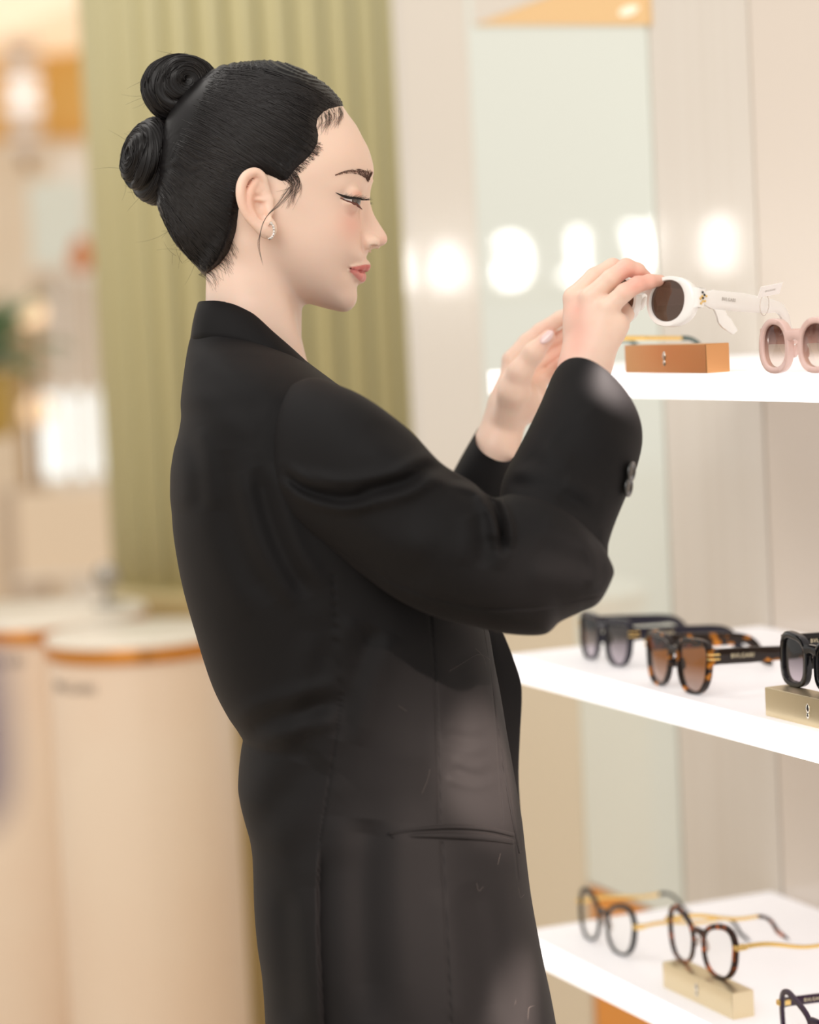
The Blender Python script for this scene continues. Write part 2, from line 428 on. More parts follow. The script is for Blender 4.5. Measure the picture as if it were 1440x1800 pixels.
# pale display panels between column and fascia
def panel(px0, px1, py0, py1, d, m_, label, yaw=0.0):
    c = PX((px0+px1)/2, py1, d)
    r = empty('display_stand', (c[0], c[1], 0)); tag(r, label, 'stand')
    mb = MB(); bg_box(mb, px0, px1, py0, py1, d, 0.05, yaw); mb.build('board', m_, r, bevel=0.01)
    cb = PX((px0+px1)/2, py1, d+0.03); v, f = tube([(cb[0], cb[1], 0.02), (cb[0], cb[1], cb[2])], 0.02); mesh_obj('pole', v, f, M_far_white, r)
    v, f = lathe([(0.09, 0.0), (0.09, 0.015), (0.03, 0.025)], (cb[0], cb[1], 0), 28); mesh_obj('foot', v, f, M_far_white, r)
    mb = MB(); bg_box(mb, px0-5, px1+5, py1, py1+8, d-0.01, 0.07, yaw); mb.build('rail', M_far_white, r, bevel=0.005)
    return r
M_pale = mat('pale_cool_panel', srgb(236, 240, 228), 0.4)
M_peach = mat('peach_panel', srgb(246, 224, 196), 0.45)
M_taupe = mat('taupe_panel', srgb(206, 184, 160), 0.45)
panel(92, 260, 262, 372, 9.25, M_far_white, 'white display board beneath the orange fascia')
panel(52, 150, 318, 462, 8.8, M_pale, 'pale greenish display board left of the column')
panel(60, 260, 480, 700, 9.9, M_taupe, 'taupe board above the lit window')
panel(30, 260, 862, 1010, 7.15, M_peach, 'low cream peach display board behind the plinths')
# orange vase on the taupe board's ledge
c = PX(143, 452, 8.15)
v, f = lathe([(0.02, -0.05), (0.036, -0.035), (0.042, 0.0), (0.03, 0.04), (0.018, 0.055), (0.022, 0.065)], c, 24)
vz = empty('vase_stand', (c[0], c[1], 0)); tag(vz, 'slim pale stand under the orange vase left of the column', 'stand')
v2, f2 = lathe([(0.07, 0.0), (0.07, 0.02), (0.02, 0.03), (0.02, c[2]-0.09), (0.05, c[2]-0.06), (0.05, c[2]-0.0505)], (c[0], c[1], 0), 28); mesh_obj('shaft', v2, f2, M_far_white, vz, True)
vz = mesh_obj('vase', v, f, mat('orange_glaze', srgb(216, 132, 72), 0.3), None, True); tag(vz, 'small blurred orange vase left of the column', 'vase')
# brown post
root_c = PX(40, 860, 8.4)
root = empty('display_post', (root_c[0], root_c[1], 0)); tag(root, 'slim warm brown post at the left side', 'post')
m = MB(); bg_box(m, 32, 54, 560, 880, 8.4, 0.05, 0.2); m.build('shaft', M_brown, root, bevel=0.01)
v, f = frame_box((root_c[0], root_c[1], 0), (1, 0), (0, 1), -0.08, 0.08, -0.04, 0.1, 0, root_c[2]); MB().add(v, f).build('base', M_taupe, root, bevel=0.01)
# globe lights
for (px, py, r, dl_, nm) in ((55, 550, 26, 7.55, 'peach glowing globe light at the left, higher of two'), (66, 722, 26, 7.8, 'dimmer peach globe light at the left, lower of two')):
    c = PX(px, py, dl_); R = r/FPX*dl_
    root = empty('globe_lamp', (c[0], c[1], 0)); tag(root, nm, 'lamp')
    v, f = lathe([(0.08, 0.0), (0.08, 0.012), (0.012, 0.02), (0.010, c[2]-R*1.1)], (c[0], c[1], 0), 24); mesh_obj('pole', v, f, M_brown, root)
    v, f = lathe([(R*math.sin(t), -R*math.cos(t)) for t in np.linspace(0.25, math.pi-0.08, 14)], c, 28); mesh_obj('globe', v, f, M_lamp, root)
    v, f = lathe([(R*0.28, -R*1.12), (R*0.3, -R*0.94)], c, 20); mesh_obj('collar', v, f, M_brown, root)
# green plant in an ochre pot at the left edge
c = PX(-16, 770, 7.2); root = empty('potted_plant', tuple(c)); tag(root, 'dark green leafy plant in tall ochre pot, cut by the left edge', 'plant')
v, f = lathe([(0.055, 0.0), (0.075, 0.02), (0.09, 0.17), (0.085, 0.2), (0.07, 0.2)], c, 28); mesh_obj('pot', v, f, M_pot, root)
rng = random.Random(3); leaf_me = None
for k in range(26):
    a = rng.uniform(0, 6.283); el = rng.uniform(0.5, 1.4); L = rng.uniform(0.14, 0.26)
    if leaf_me is None:
        P_ = []; n = 7
        for i in range(n):
            t = i/(n-1); w = 0.028*math.sin(math.pi*min(1, t*0.95+0.04))
            P_ += [(-w, t, -0.16*t*t), (0, t, -0.16*t*t-0.006), (w, t, -0.16*t*t)]
        F_ = [(3*i+j, 3*i+j+1, 3*i+j+4, 3*i+j+3) for i in range(n-1) for j in (0, 1)]
        lf = mesh_obj('leaf', P_, F_, M_green_leaf, root, True, local=True); leaf_me = lf.data
        sm = lf.modifiers.new('thickness', 'SOLIDIFY'); sm.thickness = 0.004
    else:
        lf = lf.copy(); COL.objects.link(lf); lf.parent = root
    lf.location = (0, 0, 0.19+rng.uniform(0, 0.06)); lf.rotation_euler = (el, 0, a); lf.scale = (1, L, 1)
# grey stand on the second plinth
c = on_plane_z(190, 1066, 0.95); root = empty('counter_mirror', tuple(c)); tag(root, 'small grey metal counter mirror on the second plinth', 'mirror')
v, f = lathe([(0.026, 0.0), (0.026, 0.004), (0.006, 0.007), (0.005, 0.03)], c, 24); mesh_obj('foot', v, f, M_grey, root)
v, f = lathe([(0.021, -0.003), (0.023, 0.0), (0.021, 0.003)], (0, 0, 0), 28)
v = [(c[0]+p[0], c[1]+p[2], c[2]+0.052+p[1]) for p in v]; mesh_obj('disc', v, f, M_grey, root)
# something navy just inside the left edge: the sleeve of a chair back near the camera
c = PX(-78, 1290, 0.78)
root = empty('navy_chair', (c[0], c[1], 0)); tag(root, 'navy violet upholstered chair back blurred at the left edge', 'chair')
def cushion(cx, cy, cz, hx, hy, hz, n=24, m=12):
    rings = []
    for i in range(m+1):
        t = -math.pi/2+math.pi*i/m; k = max(1e-3, math.cos(t))**0.35; z = math.copysign(abs(math.sin(t))**0.6, math.sin(t))
        rings.append([(cx+hx*k*math.copysign(abs(math.cos(u))**0.4, math.cos(u)), cy+hy*k*math.copysign(abs(math.sin(u))**0.4, math.sin(u)), cz+hz*z) for u in np.linspace(0, 2*math.pi, n, endpoint=False)])
    return loft(rings, True, (True, True))
v, f = cushion(c[0], c[1], c[2], 0.014, 0.02, 0.03); mesh_obj('back_pad', v, f, M_navy, root)
v, f = cushion(c[0]-0.2, c[1]+0.02, 0.62, 0.2, 0.2, 0.035); mesh_obj('seat', v, f, M_navy, root)
for dx_, dy_ in ((-0.03, 0.0), (-0.37, -0.12), (-0.37, 0.16), (-0.05, 0.16)):
    zt = c[2] if dx_ == -0.03 else 0.6
    v, f = tube([(c[0]+dx_, c[1]+dy_, 0), (c[0]+dx_*0.9, c[1]+dy_, zt)], 0.012); mesh_obj('leg', v, f, M_brown, root)

# the lit shop letters across the mall whose reflection shows in the wall panels
M_sign = glow('lit_white_letter', (1.0, 0.97, 0.93, 1), 14.0)
n3 = np.array([DEP[0], DEP[1], 0.0]); w3 = np.array([WALL0[0], WALL0[1], 0.0])
def mirrored(p): return p-2*np.dot(p-w3, n3)*n3
p0 = PX(787, 472, 9.0); p1 = on_plane_z(1265, 434, p0[2])
ex = (p1-p0)/np.linalg.norm(p1-p0); ez = np.array([0, 0, 1.0]); ey = np.cross(ez, ex)
ctr = mirrored(p0+(p1-p0)*0.4)
root = empty('shop_sign', tuple(ctr-np.array([0, 0, 0.12]))); tag(root, 'lit white shop letters across the mall, seen only as a reflection', 'sign')
for ch, px in zip('BVLGARI', (1265, 1146, 1030, 917, 787, 668, 590)):
    v, f = text_mesh(ch, 0.235, 0.012)
    c = p0+(p1-p0)*((px-787)/(1265-787))
    vv = [mirrored(c+ex*(-q[0])+ez*q[1]+ey*q[2]) for q in v]
    mesh_obj('letter', vv, f, M_sign, root, False)
mid = mirrored(p0+(p1-p0)*0.3)
rail = [mirrored(p0+(p1-p0)*k+ey*0.03-ez*0.1) for k in (-0.5, 1.15)]
v, f = tube(rail, 0.012); mesh_obj('mounting_rail', v, f, M_grey, root)
# ================================================================ EYEWEAR
def squircle(a, b, n, top=0.0, tilt=0.0, N=64, nl=None):
    """lens outline: half width a, half height b, exponent n, top wider (+) or narrower, outer corner lift (tilt); counter-clockwise, outer side at +x"""
    t = np.linspace(0, 2*np.pi, N, endpoint=False); c, s = np.cos(t), np.sin(t)
    nn = np.where(s < 0, nl or n, n)
    x = a*np.sign(c)*np.abs(c)**(2/nn); y = b*np.sign(s)*np.abs(s)**(2/nn)
    x = x*(1+top*y/b); y = y+tilt*x*(0.5+0.5*y/b)
    return np.stack([x, y], 1)
def grow(P, r_in, r_out, r_top, r_bot):
    """outer edge of the rim: lens outline pushed out by a width that depends on direction"""
    d = np.roll(P, -1, 0)-np.roll(P, 1, 0); n = np.stack([d[:, 1], -d[:, 0]], 1); n /= np.linalg.norm(n, axis=1)[:, None]
    wx = np.where(n[:, 0] > 0, r_out, r_in); wy = np.where(n[:, 1] > 0, r_top, r_bot)
    w = wx*n[:, 0]**2+wy*n[:, 1]**2
    return P+n*w[:, None]
M_black_ac = mat('glossy_black_acetate', (0.008, 0.008, 0.010, 1), 0.12, Specular_IOR_Level=0.4)
M_navy_ac = mat('glossy_navy_black_acetate', (0.014, 0.013, 0.028, 1), 0.16, Specular_IOR_Level=0.4)
M_tort = mat('dark_tortoiseshell_acetate', (0.016, 0.007, 0.004, 1), 0.12, vary=((70, 70, 70), srgb(226, 140, 30), 0.56, 0.66), Specular_IOR_Level=0.4)
M_tort2 = mat('amber_tortoiseshell_acetate', (0.030, 0.008, 0.003, 1), 0.12, vary=((110, 110, 110), srgb(214, 104, 26), 0.5, 0.66), Specular_IOR_Level=0.4)
M_white_ac = mat('glossy_white_acetate', srgb(248, 247, 244), 0.18, Coat_Weight=0.3, Subsurface_Weight=0.0)
M_pink_ac = mat('translucent_pink_acetate', srgb(238, 206, 198), 0.15, Coat_Weight=0.4, Alpha=0.86)
M_purple_ac = mat('glossy_plum_acetate', (0.030, 0.010, 0.035, 1), 0.14, Specular_IOR_Level=0.4)
M_teal_ac = mat('dark_teal_acetate', srgb(58, 84, 80), 0.2)
M_bright_gold = mat('bright_gold', srgb(244, 208, 130), 0.2, 1.0)
M_silver = mat('bright_steel', srgb(226, 222, 214), 0.2, 1.0)
M_goldprint = mat('gold_print', srgb(240, 226, 190), 0.4)
M_greyprint = mat('grey_print_fine', srgb(206, 200, 194), 0.5)
M_clearpad = mat('clear_nose_pad', srgb(226, 214, 204), 0.15, Alpha=0.55)
L_brown = see_through('brown_lens', (0.085, 0.045, 0.03, 1), (0.12, 0.07, 0.05, 1), 0.0, 0.05, 0.06)
L_amber = see_through('amber_gradient_lens', (0.26, 0.095, 0.02, 1), (0.46, 0.33, 0.28, 1), 0.010, 0.030, 0.05)  # paler bottom paints the shelf's reflection into the lens tint
L_smoke = see_through('smoke_gradient_lens', (0.06, 0.05, 0.055, 1), (0.56, 0.50, 0.56, 1), 0.008, 0.034, 0.05)  # lilac lower half: reflection of the shelf put into the tint
L_rose = see_through('rose_gradient_lens', (0.10, 0.04, 0.03, 1), (0.88, 0.78, 0.72, 1), 0.010, 0.036, 0.06)
L_clear = see_through('clear_lens', (0.97, 0.97, 0.96, 1), (0.98, 0.98, 0.97, 1), 0.0, 0.05, 0.01)

def eyewear(name, label, cat, shape, rim, depth, gap, m_frame, m_lens, temple, accent=None, word=None, group=None):
    """a pair of glasses standing on its rims: x across, y towards the ear pieces, z up; the near side hinge is at +x.
       shape: lens outline, rim: (inner, outer, top, bottom) widths, gap: bridge opening, temple: dict"""
    root = empty(name); tag(root, label, cat, group)
    lens = shape; outer = grow(lens, *rim)
    xo = -outer[:, 0].min()+gap/2                # centre of the right-hand eye
    z0 = -outer[:, 1].min()
    wrap = lambda x: 1.1*x*x                     # front curves gently back
    N = len(lens)
    cen = (lens.min(0)+lens.max(0))/2
    mb = MB()
    for sgn in (1, -1):
        loops = []
        mix = lambda k: lens+(outer-lens)*k
        for P_, y in ((mix(0.0), depth*0.30), (mix(0.0), 0.0007), (mix(0.12), 0.0), (mix(0.86), 0.0), (mix(0.97), 0.0007), (mix(1.0), 0.0018), (mix(1.0), depth-0.0012), (mix(0.94), depth), (mix(0.08), depth), (mix(0.0), depth-0.0007), (mix(0.0), depth*0.30)):
            X = sgn*(P_[:, 0]+xo)
            loops.append(np.stack([X, y+wrap(X), P_[:, 1]+z0], 1))
        v, f = loft(loops)
        if sgn > 0: f = [q[::-1] for q in f]
        mb.add(v, f)
    # bridge: an arched bar between the two rims
    bz = z0+outer[:, 1].max()*(temple.get('bridge', 0.42)); bw = temple.get('bridge_h', 0.0035)
    rings = []
    for t in np.linspace(-1, 1, 11):
        x = t*(gap/2+rim[0]*0.75); zz = bz+0.0022*(1-t*t); h = bw*(1+0.55*t*t)
        rings.append([(x, wrap(x)+a, zz+b) for a, b in ((0.0006, h), (0.0, h*0.6), (0.0, -h*0.6), (0.0006, -h), (depth-0.0006, -h), (depth, -h*0.6), (depth, h*0.6), (depth-0.0006, h))])
    v, f = loft(rings, True, (True, True)); mb.add(v, f)
    # end pieces that carry the hinges
    hz = z0+temple['z']; hw = xo+outer[:, 0].max()
    idx = np.argmin(np.abs(outer[:, 1]-temple['z'])+(outer[:, 0] < 0)*1.0); ex_ = xo+outer[idx, 0]
    th, tt = temple['h'], temple['t']
    for sgn in (1, -1):
        rings = []
        for k, (xx, yy) in enumerate(((ex_-0.004, 0.0006), (ex_-0.001, 0.0008), (ex_+0.0012, 0.0022), (ex_+0.0020, 0.0046), (ex_+0.0020, depth+0.0035))):
            hh = (th*0.55, th*0.55, th*0.52, th*0.5, th*0.5)[k]; ww = tt*0.9
            base = yy+wrap(ex_)
            if k < 3: r = [(sgn*xx, base, hz-hh), (sgn*xx, base, hz+hh), (sgn*xx, base+depth*0.9, hz+hh), (sgn*xx, base+depth*0.9, hz-hh)]
            else: r = [(sgn*xx, base, hz-hh), (sgn*xx, base, hz+hh), (sgn*(xx-ww*1.6), base, hz+hh), (sgn*(xx-ww*1.6), base, hz-hh)]
            rings.append(r)
        v, f = loft(rings, True, (True, True)); mb.add(v, f)
    fr = mb.build('frame_front', m_frame, root, smooth=True, local=True)
    es = fr.modifiers.new('edges', 'EDGE_SPLIT'); es.split_angle = math.radians(50)
    for sgn in (1, -1):
        P_ = lens*1.004; X = sgn*(P_[:, 0]+xo); y0 = depth*0.34
        a = np.stack([X, y0+wrap(X), P_[:, 1]+z0], 1)
        rings = [np.array([sgn*xo+sgn*cen[0], y0+wrap(xo), z0+cen[1]])+(a-np.array([sgn*xo+sgn*cen[0], y0+wrap(xo), z0+cen[1]]))*k+np.array([0, -0.0016*(1-k*k), 0]) for k in (0.02, 0.35, 0.7, 1.0)]
        v, f = loft(rings, True, (True, False))
        if sgn > 0: f = [q[::-1] for q in f]
        mesh_obj('lens', v, f, m_lens, root, True, local=True)
    # nose pads
    for sgn in (1, -1):
        c = np.array([sgn*(gap/2+0.0005), depth+0.004+wrap(0.01), bz-0.011])
        rings = [[c+np.array([sgn*(0.0016*math.sin(p)*math.cos(u)), 0.0032*math.sin(p)*math.sin(u), -0.0062*math.cos(p)])*1.0 for u in np.linspace(0, 2*math.pi, 10, endpoint=False)] for p in np.linspace(0.05, math.pi-0.05, 7)]
        rings = [[q+np.array([sgn*(-(q[2]-c[2]))*0.35, -0.002, 0]) for q in r] for r in rings]
        v, f = loft(rings, True, (True, True)); mesh_obj('nose_pad', v, f, temple.get('pad', m_frame), root, True, local=True)
    # temples
    m_t = temple.get('mat', m_frame); L1 = temple.get('straight', 0.096); L2 = temple.get('hook', 0.046); y0 = depth+0.004+wrap(ex_)
    for sgn in (1, -1):
        rings = []; S = np.linspace(0, 1, 26)
        for s in S:
            l = s*(L1+L2); bend = max(0, l-L1)
            ang = temple.get('drop', 0.85)*min(1, bend/(L2*0.6))
            yy = y0+min(l, L1)+bend*math.cos(ang*0.8); zz = hz-bend*math.sin(ang*0.8)-temple.get('sag', 0.0)*min(l, L1)
            wave = temple.get('wave', 0.0)*math.sin(math.pi*min(1, l/L1)*2)
            hgt = np.interp(l/(L1+L2), temple.get('hk', (0, 0.25, 0.6, 0.72, 0.9, 0.97, 1)), np.array(temple.get('hv', (1, 1, 0.85, 0.62, 0.75, 0.6, 0.15)))*th)
            xx = ex_+0.0020-tt*0.7-0.004*(l/(L1+L2))**2+temple.get('spread', 0.0)*l
            d_ = np.array([0, math.cos(ang), -math.sin(ang)]) if bend > 0 else np.array([0, 1.0, 0]); up_ = np.array([0, -d_[2], d_[1]])
            c = np.array([sgn*xx, yy, zz+wave]); e = np.array([tt/2, 0, 0]); h = up_*hgt/2
            rings.append([c-e*0.6-h, c-e-h*0.7, c-e+h*0.7, c-e*0.6+h, c+e*0.6+h, c+e+h*0.7, c+e-h*0.7, c+e*0.6-h])
        v, f = loft(rings, True, (True, True))
        if sgn < 0: pass
        tp = mesh_obj('temple', v, f, m_t, root, True, local=True)
        es = tp.modifiers.new('edges', 'EDGE_SPLIT'); es.split_angle = math.radians(40)
        if temple.get('tip'):                                   # acetate ear tip over a metal temple
            k0 = int(len(S)*temple['tip'][1]); v, f = loft([[np.array(r).mean(0)+(np.array(q)-np.array(r).mean(0))*temple['tip'][2] for q in r] for r in rings[k0:]], True, (True, True))
            mesh_obj('ear_tip', v, f, temple['tip'][0], tp, True, local=True)
        if word and (sgn > 0 or temple.get('inner_word')):
            vt, ft = text_mesh(word[0], word[1], 0.0002)
            side = 1 if sgn > 0 else -1
            xs = ex_+0.0020-tt*0.7+tt/2+0.00025
            if sgn > 0: vv = [(xs+p[2]+temple.get('spread', 0)*word[2], y0+word[2]+p[0], hz+p[1]+word[3]) for p in vt]
            else: vv = [(-(xs-tt-0.0005)-p[2], y0+word[2]+p[0], hz+p[1]+word[3]) for p in vt]
            mesh_obj('lettering', vv, ft, word[4], tp, False, local=True)
        if accent:
            accent(sgn, ex_, y0, hz, th, tt, tp, z0, xo, outer, fr)
    return root, z0
def stand(root, p, yaw, pitch=0.0, roll=0.0):
    """yaw: direction of the +x side; 0 means facing straight at -y"""
    root.location = tuple(p); root.rotation_euler = (pitch, roll, yaw)
def bars(sgn, ex_, y0, hz, th, tt, tp, z0, xo, outer, fr):
    for dz in (0.0022, -0.0022):
        v, f = box(sgn*(ex_+0.0006)-0.0022, sgn*(ex_+0.0006)+0.0022, 0.0010+1.1*ex_**2-0.0022, y0+0.001, hz+dz-0.0008, hz+dz+0.0008)
        MB().add(v, f).build('hinge_bar', M_bright_gold, tp, local=True, bevel=0.0003)['label'] = 'gold hinge bar'
def clasp(sgn, ex_, y0, hz, th, tt, tp, z0, xo, outer, fr):
    v, f = box(sgn*(ex_)-0.0036, sgn*(ex_)+0.0036, 1.1*ex_**2-0.0012, y0+0.003, hz-0.0026, hz+0.0026)
    MB().add(v, f).build('gold_clasp', M_bright_gold, tp, local=True, bevel=0.0008)['label'] = 'gold clasp'
def jewel(sgn, ex_, y0, hz, th, tt, tp, z0, xo, outer, fr):
    rg = random.Random(5)
    for k in range(9):
        a = k*2.4; r = 0.0013*math.sqrt(k)
        c = np.array([sgn*(ex_+0.0026), y0-0.003+r*math.cos(a)*1.2, hz+r*math.sin(a)*1.5])
        v, f = lathe([(0.0004, -0.0008), (0.0012, 0.0), (0.0006, 0.0008)], (0, 0, 0), 6)
        v = [(c[0]+p[2], c[1]+p[0], c[2]+p[1]) for p in v]
        mesh_obj('hinge_stone', v, f, M_bright_gold if k % 3 else M_black_ac, tp, False, local=True)
YAW = math.atan2(RUN[1], RUN[0])                  # +x along the shelf, towards the camera
S1, S2, S3 = SHELF_Z

# middle shelf
g, _ = eyewear('sunglasses', 'blurred navy black square sunglasses, farthest on the middle shelf', 'sunglasses', squircle(0.0218, 0.0215, 5.0, 0.15, 0.03, nl=2.6), (0.0035, 0.0042, 0.0055, 0.0022), 0.005, 0.012,
               M_navy_ac, L_smoke, dict(z=0.013, h=0.013, t=0.004, bridge=0.5), bars, ('BVLGARI', 0.0052, 0.030, 0.0, M_goldprint), 'sunglasses on the shelves')
stand(g, on_plane_z(1056, 1166, S2), YAW-0.03, -0.05)
g, _ = eyewear('sunglasses', 'dark tortoiseshell square sunglasses with amber lenses, middle shelf', 'sunglasses', squircle(0.0232, 0.0225, 4.6, 0.14, 0.03, nl=2.5), (0.0036, 0.005, 0.006, 0.003), 0.0055, 0.013,
               M_tort, L_amber, dict(z=0.0135, h=0.015, t=0.004, bridge=0.42), bars, ('BVLGARI', 0.0058, 0.026, 0.0, M_goldprint), 'sunglasses on the shelves')
stand(g, on_plane_z(1182, 1213, S2), YAW-0.02, -0.05)
# gold risers
def riser(p, yaw, label, w=0.142, d=0.024, h=0.026):
    root = empty('display_riser', tuple(p)); root.rotation_euler = (0, 0, yaw)
    tag(root, label, 'riser', 'gold display risers')
    v, f = box(-w/2, w/2, 0, d, 0, h); MB().add(v, f).build('block', M_gold, root, local=True, bevel=0.0008)
    # flame shaped crest
    for z_, s_ in ((h*0.60, 1.0), (h*0.36, 0.72)):
        rings = [[(0.0032*s_*math.sin(math.pi*t)**0.8*math.cos(u), -0.0011*math.sin(math.pi*t)*math.sin(u)-0.0002, z_+0.0046*s_*(2*t-1)) for u in np.linspace(0, 2*math.pi, 10, endpoint=False)] for t in np.linspace(0.02, 0.98, 9)]
        v, f = loft(rings, True, (True, True)); mesh_obj('crest', v, f, M_silver, root, True, local=True)['label'] = 'small steel crest'
    return root
c2 = on_plane_z(1346, 1258, S2)
w3d = np.array([RUN[0], RUN[1], 0.0])
riser(c2+w3d*0.071, YAW, 'gold riser under the black sunglasses at right edge')
g, _ = eyewear('sunglasses', 'chunky black sunglasses on the gold riser at the right edge', 'sunglasses', squircle(0.0190, 0.0190, 3.6, 0.02, 0.10, nl=3.2), (0.0052, 0.0052, 0.0062, 0.0045), 0.007, 0.012,
               M_black_ac, L_smoke, dict(z=0.0135, h=0.014, t=0.0045, bridge=0.45, inner_word=True), None, ('BVLGARI', 0.005, 0.030, 0.0, M_goldprint), 'sunglasses on the shelves')
pb = on_plane_z(1393, 1208, S2+0.026)
stand(g, pb+w3d*0.0285, YAW, -0.03)
# lowest shelf
g, _ = eyewear('eyeglasses', 'thin black clear eyeglasses with gold temples, far end of the lowest shelf', 'eyeglasses', squircle(0.0245, 0.0232, 2.5, 0.11, 0.18), (0.0032, 0.0062, 0.0056, 0.0030), 0.0036, 0.016,
               M_black_ac, L_clear, dict(z=0.010, h=0.0042, t=0.0026, mat=M_bright_gold, tip=(M_black_ac, 0.62, 1.35), bridge=0.36, bridge_h=0.0028, wave=0.002, pad=M_clearpad), clasp, None, 'clear eyeglasses on the lowest shelf')
stand(g, on_plane_z(1058, 1666, S3), YAW-0.02, -0.05)
c3 = on_plane_z(1166, 1735, S3)
riser(c3+w3d*0.068, YAW, 'gold riser under the tortoiseshell eyeglasses on the lowest shelf', w=0.136)
g, _ = eyewear('eyeglasses', 'amber tortoiseshell clear eyeglasses standing on the gold riser', 'eyeglasses', squircle(0.0240, 0.0226, 2.6, 0.12, 0.20), (0.0032, 0.0066, 0.0060, 0.0030), 0.004, 0.0165,
               M_tort2, L_clear, dict(z=0.011, h=0.0044, t=0.0028, mat=M_bright_gold, tip=(M_tort2, 0.66, 1.4), bridge=0.40, bridge_h=0.003, wave=0.0022, sag=0.10, pad=M_clearpad), clasp, None, 'clear eyeglasses on the lowest shelf')
stand(g, on_plane_z(1226, 1706, S3+0.026), YAW, -0.02)
g, _ = eyewear('eyeglasses', 'plum purple clear eyeglasses in the lower right corner', 'eyeglasses', squircle(0.0255, 0.0205, 3.2, 0.14, 0.30), (0.0024, 0.0050, 0.0048, 0.0022), 0.004, 0.017,
               M_purple_ac, L_clear, dict(z=0.013, h=0.0085, t=0.003, bridge=0.34, bridge_h=0.003, pad=M_clearpad, inner_word=True), clasp, ('BVLGARI', 0.0046, 0.028, 0.0, M_goldprint), 'clear eyeglasses on the lowest shelf')
pl = on_plane_z(1362, 1747, S3+0.046)
stand(g, np.array([pl[0], pl[1], S3])+w3d*0.064, YAW, -0.05)
# top shelf
c1 = on_plane_z(1093, 656, S1)
rt_ = riser(c1+w3d*0.076-np.array([DEP[0], DEP[1], 0])*(-0.004), YAW, 'gold riser on the top shelf behind her hands, orange reflection in its colour', w=0.152)
[o for o in rt_.children if o.name.startswith('block')][0].data.materials[0] = mat('brushed_gold_orange_reflection', srgb(222, 166, 114), 0.36, 1.0)  # orange reflected on the gold is painted into this block's colour
g, _ = eyewear('eyeglasses', 'dark teal eyeglasses with gold temples, behind her left hand on the top shelf', 'eyeglasses', squircle(0.025, 0.0215, 2.3, 0.05, 0.06), (0.0022, 0.0035, 0.0035, 0.002), 0.004, 0.0165,
               M_teal_ac, L_clear, dict(z=0.010, h=0.0046, t=0.0028, mat=M_bright_gold, tip=(M_teal_ac, 0.62, 1.35), bridge=0.40, bridge_h=0.003, pad=M_clearpad), clasp, None)
pt = on_plane_z(985, 655, S1)
stand(g, pt, YAW+0.03, -0.05)
g, _ = eyewear('sunglasses', 'translucent pink sunglasses on the top shelf at the right edge', 'sunglasses', squircle(0.0160, 0.0178, 2.4, -0.03, 0.05), (0.0044, 0.0062, 0.0055, 0.0055), 0.0070, 0.012,
               M_pink_ac, L_rose, dict(z=0.008, h=0.013, t=0.004, bridge=0.30), None, None, 'sunglasses on the shelves')
stand(g, on_plane_z(1394, 657, S1), YAW+0.12, -0.03)
# ================================================================ THE WOMAN
D0 = 2.15
def L(px, py, y=0.0):
    return np.array([(px-720)/FPX*(D0+y), y, (900-py)/FPX*(D0+y)])
def W(P):
    P = np.asarray(P, float)
    return CAM+FWD*(D0+P[..., 1:2])+RT*P[..., 0:1]+UP*P[..., 2:3]
def G(px): return (px-720)/2000.0            # pixel column / row on her middle plane, in metres
def H(py): return (900-py)/2000.0

